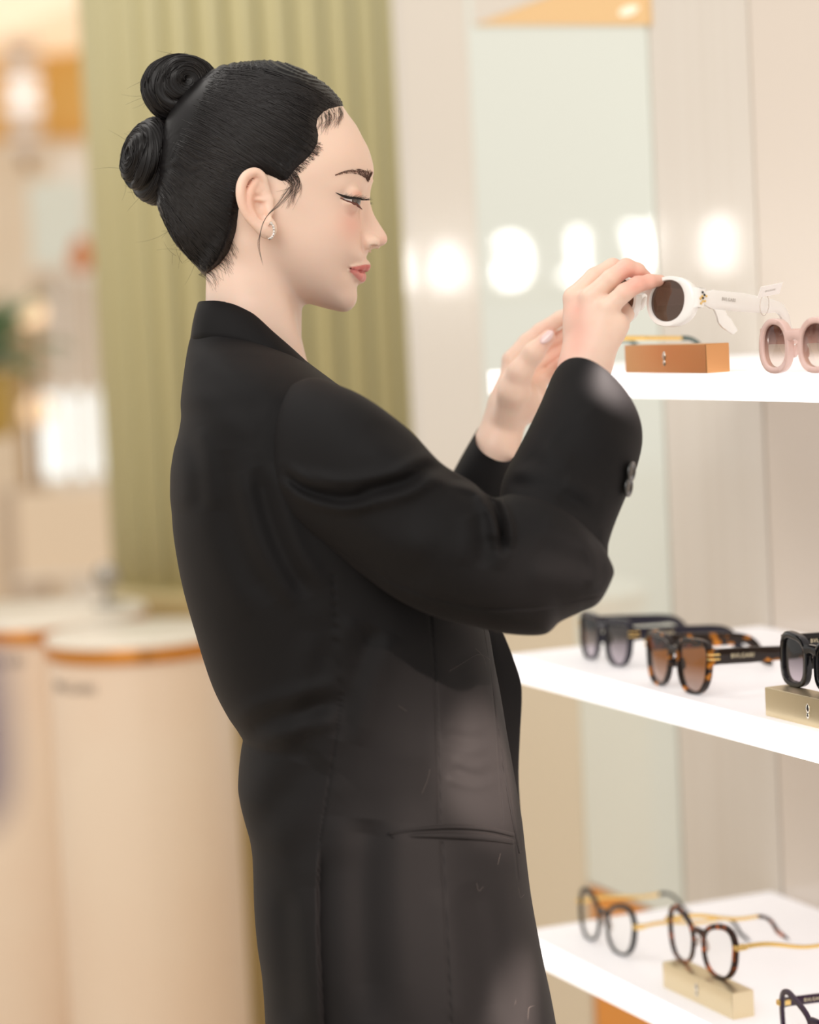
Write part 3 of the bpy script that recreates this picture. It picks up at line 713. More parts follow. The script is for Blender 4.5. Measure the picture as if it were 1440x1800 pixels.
class Field:
    """signed distance samples on a rectilinear grid"""
    def __init__(s, xs, ys, zs):
        s.ax = [np.asarray(a, np.float32) for a in (xs, ys, zs)]
        s.D = np.full([len(a) for a in s.ax], 0.05, np.float32)
    def region(s, lo, hi):
        sl = [slice(max(0, int(np.searchsorted(a, l))), min(len(a), int(np.searchsorted(a, h))+1)) for a, l, h in zip(s.ax, lo, hi)]
        g = [s.ax[0][sl[0]][:, None, None], s.ax[1][sl[1]][None, :, None], s.ax[2][sl[2]][None, None, :]]
        return tuple(sl), g
    def put(s, sl, d, k, op='u'):
        A = s.D[sl]
        if op == 'u':
            if k > 0:
                h = np.maximum(k-np.abs(A-d), 0)/k
                s.D[sl] = np.minimum(A, d)-h*h*k*0.25
            else: s.D[sl] = np.minimum(A, d)
        else:
            if k > 0:
                h = np.maximum(k-np.abs(A+d), 0)/k
                s.D[sl] = np.maximum(A, -d)+h*h*k*0.25
            else: s.D[sl] = np.maximum(A, -d)
    def cone(s, a, b, ra, rb, k=0.004, op='u', flat=None):
        a = np.asarray(a, float); b = np.asarray(b, float); m = max(ra, rb)+max(k, 0.003)*1.5
        sl, (x, y, z) = s.region(np.minimum(a, b)-m, np.maximum(a, b)+m)
        ab = b-a; l2 = float(ab@ab)+1e-12
        px, py, pz = x-a[0], y-a[1], z-a[2]
        t = np.clip((px*ab[0]+py*ab[1]+pz*ab[2])/l2, 0, 1).astype(np.float32)
        d = np.sqrt((px-t*ab[0])**2+(py-t*ab[1])**2+(pz-t*ab[2])**2)-(ra+(rb-ra)*t)
        s.put(sl, d.astype(np.float32), k, op)
    def chain(s, pts, rs, k=0.004):
        for i in range(len(pts)-1): s.cone(pts[i], pts[i+1], rs[i], rs[i+1], k)
    def ball(s, c, r, k=0.004, op='u', R=None):
        c = np.asarray(c, float); r = np.asarray(r, float); m = r.max()+max(k, 0.003)*1.5
        sl, (x, y, z) = s.region(c-m, c+m)
        p = [x-c[0], y-c[1], z-c[2]]
        if R is not None: p = [R[i][0]*p[0]+R[i][1]*p[1]+R[i][2]*p[2] for i in range(3)]
        q = np.sqrt((p[0]/r[0])**2+(p[1]/r[1])**2+(p[2]/r[2])**2)
        q2 = np.sqrt((p[0]/r[0]**2)**2+(p[1]/r[1]**2)**2+(p[2]/r[2]**2)**2)+1e-9
        s.put(sl, (q*(q-1)/q2).astype(np.float32), k, op)
    def mesh(s):
        D = s.D; S = D < 0
        nx, ny, nz = D.shape
        cnt = np.zeros((nx-1, ny-1, nz-1), np.uint8)
        for i in (0, 1):
            for j in (0, 1):
                for k in (0, 1): cnt += S[i:nx-1+i, j:ny-1+j, k:nz-1+k]
        idx = np.argwhere((cnt > 0) & (cnt < 8)); del cnt
        I, J, K = idx.T
        val = {(i, j, k): D[I+i, J+j, K+k] for i in (0, 1) for j in (0, 1) for k in (0, 1)}
        acc = np.zeros((len(idx), 3)); n = np.zeros(len(idx))
        cs = list(val.keys())
        for c0 in cs:
            for a in range(3):
                if c0[a]: continue
                c1 = tuple(1 if b == a else c0[b] for b in range(3))
                v0, v1 = val[c0], val[c1]; m = (v0 < 0) != (v1 < 0)
                t = np.where(m, v0/np.where(m, v0-v1, 1), 0)
                q = np.array(c0, float)[None, :].repeat(len(idx), 0); q[:, a] = t
                acc[m] += q[m]; n[m] += 1
        off = acc/n[:, None]
        V = np.empty((len(idx), 3))
        for a, ids in enumerate((I, J, K)):
            ax = s.ax[a].astype(float); V[:, a] = ax[ids]+(ax[ids+1]-ax[ids])*off[:, a]
        lut = np.full((nx-1)*(ny-1)*(nz-1), -1, np.int32); lin = (I*(ny-1)+J)*(nz-1)+K; lut[lin] = np.arange(len(idx))
        F = []
        for a in range(3):
            b, c = (a+1) % 3, (a+2) % 3
            A0 = [slice(None)]*3; A1 = [slice(None)]*3; A0[a] = slice(0, -1); A1[a] = slice(1, None)
            for ax in (b, c): A0[ax] = slice(1, -1); A1[ax] = slice(1, -1)
            s0, s1 = S[tuple(A0)], S[tuple(A1)]
            e = np.argwhere(s0 != s1); flip = s0[tuple(e.T)]
            e[:, b] += 1; e[:, c] += 1
            def cell(db, dc):
                q = e.copy(); q[:, b] -= db; q[:, c] -= dc
                return lut[(q[:, 0]*(ny-1)+q[:, 1])*(nz-1)+q[:, 2]]
            q = np.stack([cell(1, 1), cell(0, 1), cell(0, 0), cell(1, 0)], 1)
            q[~flip] = q[~flip][:, ::-1]
            F.append(q)
        return V, np.concatenate(F)

# ---- the skin: head, neck, arms and hands in one field
def steps(*segs):
    out = [segs[0][0]]
    for lo, hi, st in segs:
        n = max(1, int(round((hi-lo)/st))); out += list(np.linspace(lo, hi, n+1)[1:])
    return np.array(out)
xs = steps((G(255), G(350), 0.004), (G(350), G(570), 0.0017), (G(570), G(690), 0.0010), (G(690), G(860), 0.0035), (G(860), G(1150), 0.0013), (G(1150), G(1190), 0.003))
ys = steps((-0.262, -0.135, 0.0035), (-0.135, -0.016, 0.0012), (-0.016, 0.016, 0.0014), (0.016, 0.09, 0.0022), (0.09, 0.2, 0.0017), (0.2, 0.262, 0.0035))
zs = steps((-1.40, -0.02, 0.014), (-0.02, H(830), 0.004), (H(830), H(555), 0.0014), (H(555), H(285), 0.0010), (H(285), H(190), 0.0016), (H(190), H(95), 0.004))
fld = Field(xs, ys, zs)

HC = np.array([G(478), 0.0, H(345)])
skull = [(613, 203), (627, 222), (637, 241), (648, 262), (654.5, 283), (656.5, 298), (654.5, 312), (650, 326), (646.5, 340), (644, 355), (642, 370), (641, 390), (641.5, 410), (642, 428), (643, 442), (644, 455), (641.5, 466),
         (635, 476), (631.5, 487), (629, 498), (626.8, 507), (627, 520), (625.5, 530), (621, 539), (613, 546), (603, 548), (588, 545.5), (568, 540.5), (548, 534.5), (520, 526), (480, 508), (430, 486), (370, 452), (325, 410), (305, 360), (297, 310), (297, 265), (310, 210),
         (345, 160), (395, 130), (440, 118), (496, 119), (525, 128), (554, 145), (583, 167), (600, 184)]
sk = np.array(skull, float); sk = np.vstack([sk, sk[:1]])
skd = []
for i in range(len(skull)):
    p0, p1, p2, p3 = (sk[(i+j-1) % len(skull)] for j in range(4))
    for t in np.linspace(0, 1, 6, endpoint=False):
        skd.append(0.5*((2*p1)+(p2-p0)*t+(2*p0-5*p1+4*p2-p3)*t*t+(3*p1-p0-3*p2+p3)*t**3))
skd = np.array(skd); dx_ = (skd[:, 0]-478)/2000; dz_ = (345-skd[:, 1])/2000
sk_a = np.arctan2(dz_, dx_); sk_r = np.hypot(dx_, dz_); o_ = np.argsort(sk_a); sk_a, sk_r = sk_a[o_], sk_r[o_]
sk_A = np.concatenate([sk_a-2*np.pi, sk_a, sk_a+2*np.pi]); sk_R = np.tile(sk_r, 3)
e_a = np.radians([-180, -140, -112, -92, -80, -69, -60, -52, -45, -38, -28, -15, 0, 12, 30, 50, 75, 100, 140, 180])
e_n = np.array([2.2, 2.2, 2.3, 2.4, 2.4, 2.12, 1.86, 1.74, 1.70, 1.70, 1.78, 1.88, 1.95, 2.05, 2.25, 2.3, 2.2, 2.15, 2.2, 2.2])
HW = 0.0715
e_A = np.linspace(-np.pi, np.pi, 721); e_N = pchip(e_a, e_n, e_A); kk_ = np.hanning(61); kk_ /= kk_.sum(); e_N = np.convolve(np.pad(e_N, 30, mode='edge'), kk_, 'valid')
sk_T = np.linspace(-np.pi, np.pi, 1441); sk_F = np.interp(sk_T, sk_A, sk_R); kk_ = np.hanning(141); kk_ /= kk_.sum(); sk_S = np.convolve(np.pad(sk_F[:-1], 70, mode='wrap'), kk_, 'valid')
def head_surface(x, z, y=None):
    a = np.arctan2(z-HC[2], x-HC[0]); R = np.interp(a, sk_A, sk_R)
    if y is not None:                        # lips and chin stand out only near the middle
        Rs = np.interp(a, sk_T[:len(sk_S)], sk_S); R = Rs+(R-Rs)*np.exp(-(np.abs(y)/0.027)**2.5)
    return R, np.interp(a, e_A, e_N)
def head_y(px, py, grow_=0.0):
    """half width of the bare head at a point of the side view"""
    x, z = G(px), H(py); R, n = head_surface(x, z); q = np.hypot(x-HC[0], z-HC[2])/(R+grow_)
    return (HW+grow_)*np.maximum(1-np.minimum(q, 1)**n, 0)**(1/n)
def SD(px, py, lat, s_=-1):
    """point of the near side of the head seen at a pixel, lat metres off the middle (s_ = 1 mirrors it to the far side)"""
    p = L(px, py, -lat); p[1] = s_*lat; return p
def gauss(g, c, s, sy=None):
    return np.exp(-(((g[0]-c[0])/s[0])**2+((np.abs(g[1])-c[1])/s[1])**2+((g[2]-c[2])/s[2])**2))
sl, g = fld.region((G(270), -0.09, H(570)), (G(690), 0.09, H(105)))
x, y, z = g
R, n = head_surface(x, z, y)
rho = np.hypot(x-HC[0], z-HC[2])
q = ((rho/R)**n+(np.abs(y)/HW)**n)**(1/n)
# gradient-normalised distance
scale = 1/np.sqrt(((rho/R)**(n-1)*q**(1-n)/R)**2+((np.abs(y)/HW)**(n-1)*q**(1-n)/HW)**2+1e-6)
d = (q-1)*np.minimum(scale, 0.12)
mm = 0.001
blobs = [  # px, py, lateral mm, height mm, spreads (px, mm, px)
    (600, 330, 47, 1.6, 26, 14, 14),      # brow ridge tail
    (640, 300, 14, 1.2, 22, 16, 14),
    (628, 352, 30, -4.6, 24, 13, 24),     # eye socket
    (648, 362, 12, -2.5, 14, 7, 24),      # beside the bridge
    (592, 412, 45, 2.6, 45, 20, 34),      # cheek bone
    (605, 445, 38, 1.6, 34, 16, 24),
    (520, 380, 66, -1.4, 45, 16, 40),
    (634, 452, 20, 1.6, 18, 12, 16),      # muzzle
    (617, 520, 0, 1.2, 18, 13, 18),       # chin pad
    (612, 474, 26, -2.2, 14, 9, 16),       # behind the mouth corner
    (612, 508, 20, -1.6, 16, 12, 14),
]
for px, py, lat, amp, sx, sy, sz in blobs:
    pb_ = SD(px, py, lat*mm); d = d-amp*mm*gauss(g, (pb_[0], lat*mm, pb_[2]), (sx/2000, sy*mm, sz/2000))
d = d.astype(np.float32)
# nose: exact profile at the middle, falling off sideways
npz = [(318, 655), (326, 652.5), (340, 650.3), (351, 650.3), (364, 653), (378, 658), (391, 665.5), (402, 672.5), (411, 678.3), (417, 680.6), (422, 681), (427, 679), (431, 674), (434, 665), (436.5, 655), (439, 649), (446, 645.5)]
nz_z = np.array([H(p[0]) for p in npz])[::-1]; nz_x = np.array([G(p[1]) for p in npz])[::-1]
zr = np.linspace(H(446), H(318), 200); xr = pchip(nz_z, nz_x, zr)
Xn = np.interp(z, zr, xr); wn = np.interp(z, [H(446), H(432), H(418), H(395), H(365), H(340), H(318)], [9*mm, 10.5*mm, 11.5*mm, 10*mm, 8*mm, 7.5*mm, 9*mm])
base = G(630)
t = np.abs(y)/wn
Xs = Xn-(Xn-base)*(1-np.exp(-0.72*np.minimum(t, 3)**2.3))
dn = ((x-Xs)*0.62)
dn = np.maximum(dn, np.maximum(H(446)-z, z-H(318))).astype(np.float32)
dn = np.where((np.abs(y) > 0.02) | (x < G(604)), 0.05, dn).astype(np.float32)
h_ = np.maximum(0.004-np.abs(d-dn), 0)/0.004
d = np.minimum(d, dn)-h_*h_*0.001
fld.D[sl] = d.astype(np.float32)
del d, dn, q, scale, R, n, rho, Xn, Xs, t
for s_ in (-1, 1):
    # wing of the nose and the nostril
    fld.ball(SD(651, 426, 0.0115, s_), (0.0085, 0.0062, 0.0066), 0.004)
    fld.ball(SD(657.5, 434.5, 0.0118, s_), (0.0058, 0.0048, 0.0026), 0.0010, 's', np.array([[math.cos(0.35), 0, -math.sin(0.35)], [0, 1, 0], [math.sin(0.35), 0, math.cos(0.35)]]))
    fld.cone(SD(637, 412, 0.0185, s_), SD(638, 437, 0.0165, s_), 0.0010, 0.0018, 0.004, 's')
    # lips
    up_ = [((615.5, 471), 24.5, 0.8), ((624, 469.5), 19, 2.2), ((634, 468), 11.5, 3.4), ((640, 466.8), 5, 4.3), ((641.5, 467.6), 0, 4.2)]
    lo_ = [((616, 473), 24, 0.8), ((622, 478), 18.5, 2.6), ((629, 484), 10.5, 4.4), ((632, 487), 0, 5.2)]
    for P_, kk in ((up_, 0.0035), (lo_, 0.0035)):
        pts = [SD(p[0][0], p[0][1], p[1]*mm, s_) for p in P_]
        fld.chain(pts, [p[2]*mm for p in P_], kk)
    mth = [((612.5, 470.5), 26), ((620, 473.5), 21.5), ((633, 477.5), 14), ((641, 478.5), 5.5), ((643, 478), 0)]
    pts = [SD(p[0][0], p[0][1], p[1]*mm, s_) for p in mth]
    for i in range(4): fld.cone(pts[i], pts[i+1], 0.0009, 0.0009, 0.0016, 's')
# neck and shoulders
nk = [(300, 440, 82, 50), (420, 446, 82, 50), (470, 447, 84, 51), (500, 447, 84.5, 52), (530, 446.5, 84.5, 52), (568, 446, 84, 53), (626, 446, 84, 56), (700, 445, 95, 75)]
sl, (x, y, z) = fld.region((G(300), -0.11, H(720)), (G(580), 0.11, H(400)))
kz = np.array([H(p[0]) for p in nk])[::-1]
cx = np.interp(z, kz, np.array([G(p[1]) for p in nk])[::-1]); rx = np.interp(z, kz, np.array([p[2]/2000 for p in nk])[::-1]); ry = np.interp(z, kz, np.array([p[3]*mm for p in nk])[::-1])
q = np.sqrt(((x-cx)/rx)**2+(y/ry)**2); d = ((q-1)*np.minimum(rx, ry)).astype(np.float32)
d = np.maximum(d, z-H(420)).astype(np.float32)
fld.put(sl, d, 0.010)
del d, q
for s_ in (-1, 1):   # the neck muscle running from behind the ear to the collarbone
    fld.cone(L(452, 440)+np.array([0, s_*0.046, 0]), L(520, 640)+np.array([0, s_*0.026, 0]), 0.010, 0.009, 0.014)
EYES = {}
LID = [(599, 347.5, 45), (606, 348, 43.5), (614, 348.5, 40.5), (623, 349.5, 36), (630, 350.5, 31), (636, 354, 23)]
LOW = [(599, 348, 45), (607, 351.5, 43), (615, 354.5, 40), (623, 357.5, 35.5), (629, 359, 30), (635.5, 358.5, 22.5)]
def ear_tube(pts, rs, k):
    q = catmull(np.array([list(p)+[r] for p, r in zip(pts, rs)]), 44); fld.chain(q[:, :3], q[:, 3], k)
# ear
def ear(px, py, lat): return np.array([G(px), -lat*mm, H(py)])
for s_ in (-1, 1):
    E_ = lambda px, py, lat: SD(px, py, lat*mm, s_)
    rot = np.array([[math.cos(0.22), 0, -math.sin(0.22)], [0, 1, 0], [math.sin(0.22), 0, math.cos(0.22)]])
    Rt = np.array([[math.cos(-0.24), 0, -math.sin(-0.24)], [0, 1, 0], [math.sin(-0.24), 0, math.cos(-0.24)]])
    fld.ball(E_(447, 348, 75), (0.0135, 0.0042, 0.0245), 0.004, 'u', Rt)
    ear_tube([E_(474, 352, 73.5), E_(467, 330, 76), E_(462, 312, 79), E_(449, 302.5, 82), E_(434, 308, 84.5), E_(425, 323, 86), E_(423, 342, 86.5), E_(427, 362, 85), E_(436, 380, 83), E_(449, 394, 81), E_(462, 405, 79)],
              [2.4*mm, 2.6*mm, 2.9*mm, 3.2*mm, 3.4*mm, 3.5*mm, 3.4*mm, 3.2*mm, 3.0*mm, 3.2*mm, 3.6*mm], 0.0022)
    ear_tube([E_(450, 318, 79), E_(440, 336, 81.5), E_(438, 356, 82), E_(445, 374, 81), E_(456, 386, 79.5), E_(468, 387, 78)], [1.8*mm, 2.4*mm, 2.6*mm, 2.6*mm, 2.6*mm, 2.4*mm], 0.003)
    fld.chain([E_(456, 325, 77), E_(452, 338, 79)], [2.0*mm, 2.2*mm], 0.003)
    fld.ball(E_(470, 401, 77.5), (0.0085, 0.0042, 0.0095), 0.004, 'u', Rt)
    fld.ball(E_(458, 361, 84), (0.0060, 0.0085, 0.0098), 0.0025, 's', Rt)
    fld.ball(E_(464, 376, 82), (0.0048, 0.0075, 0.0058), 0.0025, 's')
    fld.cone(E_(474, 352, 74), E_(474, 372, 75), 0.0030, 0.0034, 0.004)        # tragus
    fld.cone(E_(449, 350, 79.5), E_(466, 352, 77), 0.0016, 0.0014, 0.002)      # crus of the helix
    fld.cone(E_(452, 310, 86), E_(437, 318, 90), 0.0016, 0.0016, 0.002, 's')
    # eye opening
    ec = SD(609.5, 351, 0.0315, s_); EYES[s_] = ec
    fld.ball(ec, (0.0139, 0.0139, 0.0139), 0.004)
    for i in range(len(LID)-1):
        q4 = [SD(r[i+k][0], r[i+k][1], r[i+k][2]*mm, s_) for r in (LID, LOW) for k in (0, 1)]
        for w_ in np.linspace(0.1, 0.9, 5):
            p_ = q4[0]+(q4[2]-q4[0])*w_; q_ = q4[1]+(q4[3]-q4[1])*w_
            p_ = (p_-ec)/np.linalg.norm(p_-ec); q_ = (q_-ec)/np.linalg.norm(q_-ec)
            for rad in (0.0126, 0.0140, 0.0156, 0.0175, 0.0195):
                fld.cone(ec+p_*rad, ec+q_*rad, 0.0009 if i else 0.0004, 0.0009, 0.0, 's')
# hands
def chainpx(pts, rs, k=0.004): fld.chain([L(*p) for p in pts], [r*mm for r in rs], k)
K = 0.010
# right hand (near): back of the hand to the camera
chainpx([(1012, 830, -.135), (1016, 740, -.115), (1020, 668, -.100)], [25, 22, 19.5], K)
fld.ball(L(1030, 640, -.096), (0.021, 0.0165, 0.020), K)
for mcp, r0, r1 in (((1010, 524, -.083), 11, 9.5), ((1038, 524, -.098), 12, 9.3), ((1068, 542, -.106), 12, 9.0), ((1088, 570, -.104), 11, 8.6)):
    fld.cone(L(1020+(mcp[0]-1030)*0.42, 645, -.094+(mcp[2]+.09)*0.5), L(*mcp), r0*mm, r1*mm, K)
fld.cone(L(1024, 565, -.088), L(1074, 580, -.098), 0.010, 0.010, K)
chainpx([(1010, 524, -.083), (1045, 488, -.082), (1077, 470, -.078), (1098, 474, -.062), (1112, 492, -.050)], [9.3, 8.0, 7.6, 6.6, 5.4], 0.0025)
chainpx([(1038, 524, -.098), (1074, 490, -.102), (1101, 470, -.101), (1120, 476, -.097), (1139, 491, -.090)], [9.0, 7.8, 7.4, 6.6, 5.2], 0.0025)
chainpx([(1068, 542, -.106), (1098, 514, -.111), (1121, 500, -.111), (1142, 495, -.107), (1161, 493, -.100)], [8.6, 7.4, 6.8, 6.0, 4.8], 0.0025)
chainpx([(1088, 570, -.103), (1100, 552, -.080), (1096, 530, -.062), (1088, 522, -.055)], [8.0, 7.0, 6.2, 5.2], 0.0025)
chainpx([(1006, 640, -.078), (1022, 590, -.058), (1055, 556, -.042), (1085, 534, -.034), (1108, 520, -.034)], [12, 12, 10.5, 9.0, 7.0], 0.005)
for px, py in ((1006, 519), (1036, 519), (1066, 537)):
    pass
# left hand (far): palm to the camera, thumb in front
chainpx([(848, 850, .150), (872, 790, .148), (893, 722, .150)], [23, 21, 20], K)
fld.ball(L(905, 700, .150), (0.020, 0.0165, 0.022), K)
for mcp, r0, r1 in (((901, 634, .158), 12, 9.5), ((908, 648, .170), 12, 9.3), ((920, 662, .174), 12, 9.0), ((935, 684, .168), 11, 8.8)):
    fld.cone(L(897+(mcp[0]-915)*0.3, 715, .152+(mcp[2]-.165)*0.5), L(*mcp), r0*mm, r1*mm, K)
chainpx([(901, 634, .158), (928, 602, .160), (952, 582, .158), (985, 560, .150), (1014, 545, .140)], [9.8, 8.6, 8.0, 7.0, 5.6], 0.0025)
chainpx([(908, 648, .170), (940, 618, .172), (966, 602, .170), (995, 588, .160), (1018, 580, .150)], [9.2, 8.2, 7.6, 6.8, 5.4], 0.0025)
chainpx([(920, 662, .174), (950, 640, .174), (975, 628, .170), (998, 616, .160), (1016, 610, .152)], [8.8, 7.8, 7.2, 6.4, 5.2], 0.0025)
chainpx([(935, 684, .168), (958, 664, .165), (974, 650, .158), (984, 638, .150)], [8.0, 7.0, 6.4, 5.2], 0.0025)
chainpx([(893, 730, .135), (903, 690, .120), (914, 655, .112), (938, 620, .106), (964, 592, .103)], [14, 14, 11, 9.2, 6.6], 0.006)
fld.ball(L(918, 700, .138), (0.017, 0.012, 0.019), K)
fld.ball(L(942, 706, .156), (0.014, 0.011, 0.020), K)
# arms, trunk and legs inside the clothes
AR = [((540, 800, -.155), 36), ((700, 890, -.185), 33), ((830, 960, -.19), 31), ((960, 1010, -.195), 28), ((1000, 970, -.185), 27), ((1012, 880, -.155), 26), ((1012, 830, -.135), 24.5)]
AL = [((520, 800, .155), 36), ((640, 900, .18), 33), ((760, 980, .178), 30), ((800, 950, .168), 28), ((848, 850, .150), 23)]
for A_ in (AR, AL): fld.chain([L(*p[0]) for p in A_], [p[1]*mm for p in A_], 0.015)
fld.chain([L(430, 770, -.12), L(430, 770, .12)], [0.042, 0.042], 0.02)
fld.chain([L(445, 720, 0), L(455, 780, 0), L(500, 950, 0), L(600, 1200, 0), L(650, 1480, 0)], [0.04, 0.058, 0.080, 0.082, 0.085], 0.025)
down = np.array([-RT[2], 0, -UP[2]]) ; down = np.array([np.dot((0, 0, -1), RT), np.dot((0, 0, -1), FWD), np.dot((0, 0, -1), UP)])
hip = L(690, 1600, 0); foot_k = (W(hip)[2]-0.09)/1.0
LEGS = {}
for s_ in (-1, 1):
    a = hip+np.array([0, s_*0.085, 0]); kn = a+down*foot_k*0.5+np.array([0.02, 0, 0]); an = a+down*foot_k
    LEGS[s_] = (a, kn, an)
    fld.chain([a, kn, an], [0.075, 0.052, 0.036], 0.02)
V, F = fld.mesh()
print('skin', len(V), len(F))
del fld
person = empty('person', (0, 0, 0))
foot0 = W(hip+down*foot_k); person.location = (foot0[0], foot0[1], 0)
tag(person, 'woman in a black blazer with her dark hair in two buns, holding up white sunglasses', 'person')
# skin: complexion with blush, lips and eye make-up as the colour of the skin itself
M_skin = mat('fair_skin', srgb(238, 205, 184), 0.42, Subsurface_Weight=0.22, Subsurface_Scale=0.012, Specular_IOR_Level=0.35)
nt = M_skin.node_tree; at = nt.nodes.new('ShaderNodeAttribute'); at.attribute_name = 'tint'
nt.links.new(at.outputs['Color'], nt.nodes['Principled BSDF'].inputs['Base Color'])
nt.nodes['Principled BSDF'].inputs['Subsurface Radius'].default_value = (1.0, 0.35, 0.2)
body = mesh_obj('body', W(V), F, M_skin, person, True)
lin = lambda r, g_, b: np.array(srgb(r, g_, b)[:3])
C = np.tile(lin(241, 211, 192), (len(V), 1))
dn_ = np.where(V[:, 0] < G(720), D0-np.abs(V[:, 1]), D0+V[:, 1]); pxv = V[:, 0]/dn_*FPX+720; pyv = 900-V[:, 2]/dn_*FPX; lat = np.abs(V[:, 1])/mm
def paint(w, col, k=1.0):
    global C
    w = np.clip(w, 0, 1)[:, None]*k; C = C*(1-w)+np.asarray(col)*w
ell = lambda cx, cy, cl, rx, ry, rl: np.exp(-(((pxv-cx)/rx)**2+((pyv-cy)/ry)**2+((lat-cl)/rl)**2))
headm = (pxv < 690) & (pyv < 560)
paint(ell(622, 395, 36, 34, 30, 22)*headm, lin(244, 176, 158), 0.55)      # blush
paint(ell(678, 421, 0, 10, 12, 12)*headm, lin(240, 186, 170), 0.5)       # nose tip
paint(ell(440, 345, 84, 22, 50, 10)*headm, lin(238, 176, 150), 0.55)      # ear
sd = lambda v, a, b: np.clip((v-a)/(b-a), 0, 1)
upl = headm*sd(pyv, 464.0+(641-pxv)*0.02+0.22*np.maximum(0, 641-pxv)-0.09*np.maximum(0, 634-pxv), 466.0+(641-pxv)*0.02+0.22*np.maximum(0, 641-pxv)-0.09*np.maximum(0, 634-pxv))*sd(-pyv, -480, -478.5)*sd(pxv, 614.5, 617)*(lat < 26)
lowl = headm*sd(pyv, 474, 475.5)*sd(-pyv, -(497-np.maximum(0, 634-pxv)*1.0), -(494.5-np.maximum(0, 634-pxv)*1.0))*sd(pxv, 614.5, 618)*(lat < 26)
paint(upl, lin(206, 104, 100), 0.9); paint(lowl, lin(226, 140, 134), 0.9)
paint(headm*np.exp(-((pyv-477.5+(641-np.minimum(pxv, 641))*0.24*0.8)/1.6)**2)*sd(pxv, 613, 616)*(lat < 27)*(pxv > 612), lin(150, 52, 52), 0.7)
paint(ell(626, 341, 34, 17, 7, 12)*headm, lin(216, 138, 112), 0.75)      # eye shadow
paint(ell(618, 361, 38, 15, 5, 9)*headm, lin(198, 140, 120), 0.5)
hand = pxv > 860
paint(np.clip((np.abs(np.sin(pxv*0.11)*np.sin(pyv*0.13))-0.55)*1.2, 0, 1)*hand, lin(236, 178, 160), 0.15)
for c_ in ((1139, 491), (1161, 493), (1112, 492), (1014, 545), (1018, 580), (1016, 610), (984, 638), (964, 592), (1101, 470), (1121, 500)):
    pv = np.exp(-(((pxv-c_[0])/22)**2+((pyv-c_[1])/22)**2))*hand; paint(pv, lin(240, 176, 160), 0.55)
ca = body.data.color_attributes.new('tint', 'FLOAT_COLOR', 'POINT')
ca.data.foreach_set('color', np.concatenate([C, np.ones((len(C), 1))], 1).astype(np.float32).ravel())
del V, F, C
# ---- helpers that rest small things on the skin
from mathutils.bvhtree import BVHTree
def bvh_of(o):
    me = o.data; n = len(me.vertices); v = np.zeros(n*3); me.vertices.foreach_get('co', v); v = v.reshape(-1, 3)
    q = o; off = np.zeros(3)
    while q.parent is not None: q = q.parent; off += np.array(q.location)
    return BVHTree.FromPolygons([tuple(p) for p in v+off], [tuple(p.vertices) for p in me.polygons])
def hit(tree, px, py, lift=0.0, facing=0.0):
    v = FWD+RT*((px-720)/FPX)+UP*((900-py)/FPX); v = v/np.linalg.norm(v)
    r = tree.ray_cast(Vector(CAM), Vector(v))
    if r[0] is None or abs(np.dot(r[1], v)) < facing: return None
    return np.array(r[0])+np.array(r[1])*lift*(1 if np.dot(r[1], v) < 0 else -1)
T_skin = bvh_of(body)
def mirror_far(P):
    """world points of the near side carried over to the far side of the head"""
    P = np.asarray(P, float)-CAM; y = P@FWD-D0; x = P@RT; z = P@UP
    return W(np.stack([x, -y, z], -1))
def taper_tubes(mb, paths, r0, r1, seg=4):
    for p in paths:
        n = len(p); v, f = tube(p, np.linspace(r0, r1, n), seg, True); mb.add(v, f)
def on_skin(tree, pts, lift, n=None):
    q = catmull(np.array(pts, float), n) if n else np.array(pts, float)
    out = [hit(tree, a, b, lift) for a, b in q]
    return np.array([o for o in out if o is not None])
M_lash = mat('black_mascara', (0.010, 0.007, 0.006, 1), 0.5)
M_brow = mat('dark_brown_brow', srgb(96, 66, 52), 0.6)
M_linerbrown = mat('brown_eye_pencil', srgb(104, 58, 46), 0.6)
# eyes
M_sclera = mat('eye_white', srgb(236, 226, 220), 0.12, Coat_Weight=0.8, Coat_Roughness=0.02)
M_iris = mat('dark_brown_iris', srgb(70, 48, 36), 0.15, Coat_Weight=0.9, Coat_Roughness=0.02)
M_pupil = mat('pupil_black', (0.005, 0.005, 0.005, 1), 0.1, Coat_Weight=0.9, Coat_Roughness=0.02)
gaze = np.array([0.80, -0.58, -0.12]); gaze /= np.linalg.norm(gaze); gu = np.cross((0, 0, 1.0), gaze); gu /= np.linalg.norm(gu); gv = np.cross(gaze, gu)
for s_ in (-1, 1):
    ec = EYES[s_]; ths = [0.02, 0.18, 0.2, 0.36, 0.5, 0.53, 0.8, 1.1, 1.5, 1.9, 2.3, 2.7, 3.1]
    rings = [[ec+0.0122*(math.cos(t)*gaze*(1.07 if t < 0.51 else 1.0)+math.sin(t)*(math.cos(u)*gu+math.sin(u)*gv)) for u in np.linspace(0, 2*math.pi, 28, endpoint=False)] for t in ths]
    v, f = loft(rings, True, (True, True)); eye = mesh_obj('eye', W(np.array(v)), f, M_sclera, person, True)
    eye.data.materials.append(M_iris); eye.data.materials.append(M_pupil)
    for p in eye.data.polygons:
        k = p.vertices[0]//28 if len(p.vertices) == 4 else (0 if max(p.vertices) < 28 else 12)
        p.material_index = 2 if k < 2 else (1 if k < 5 else 0)
    eye['label'] = 'dark brown eye'
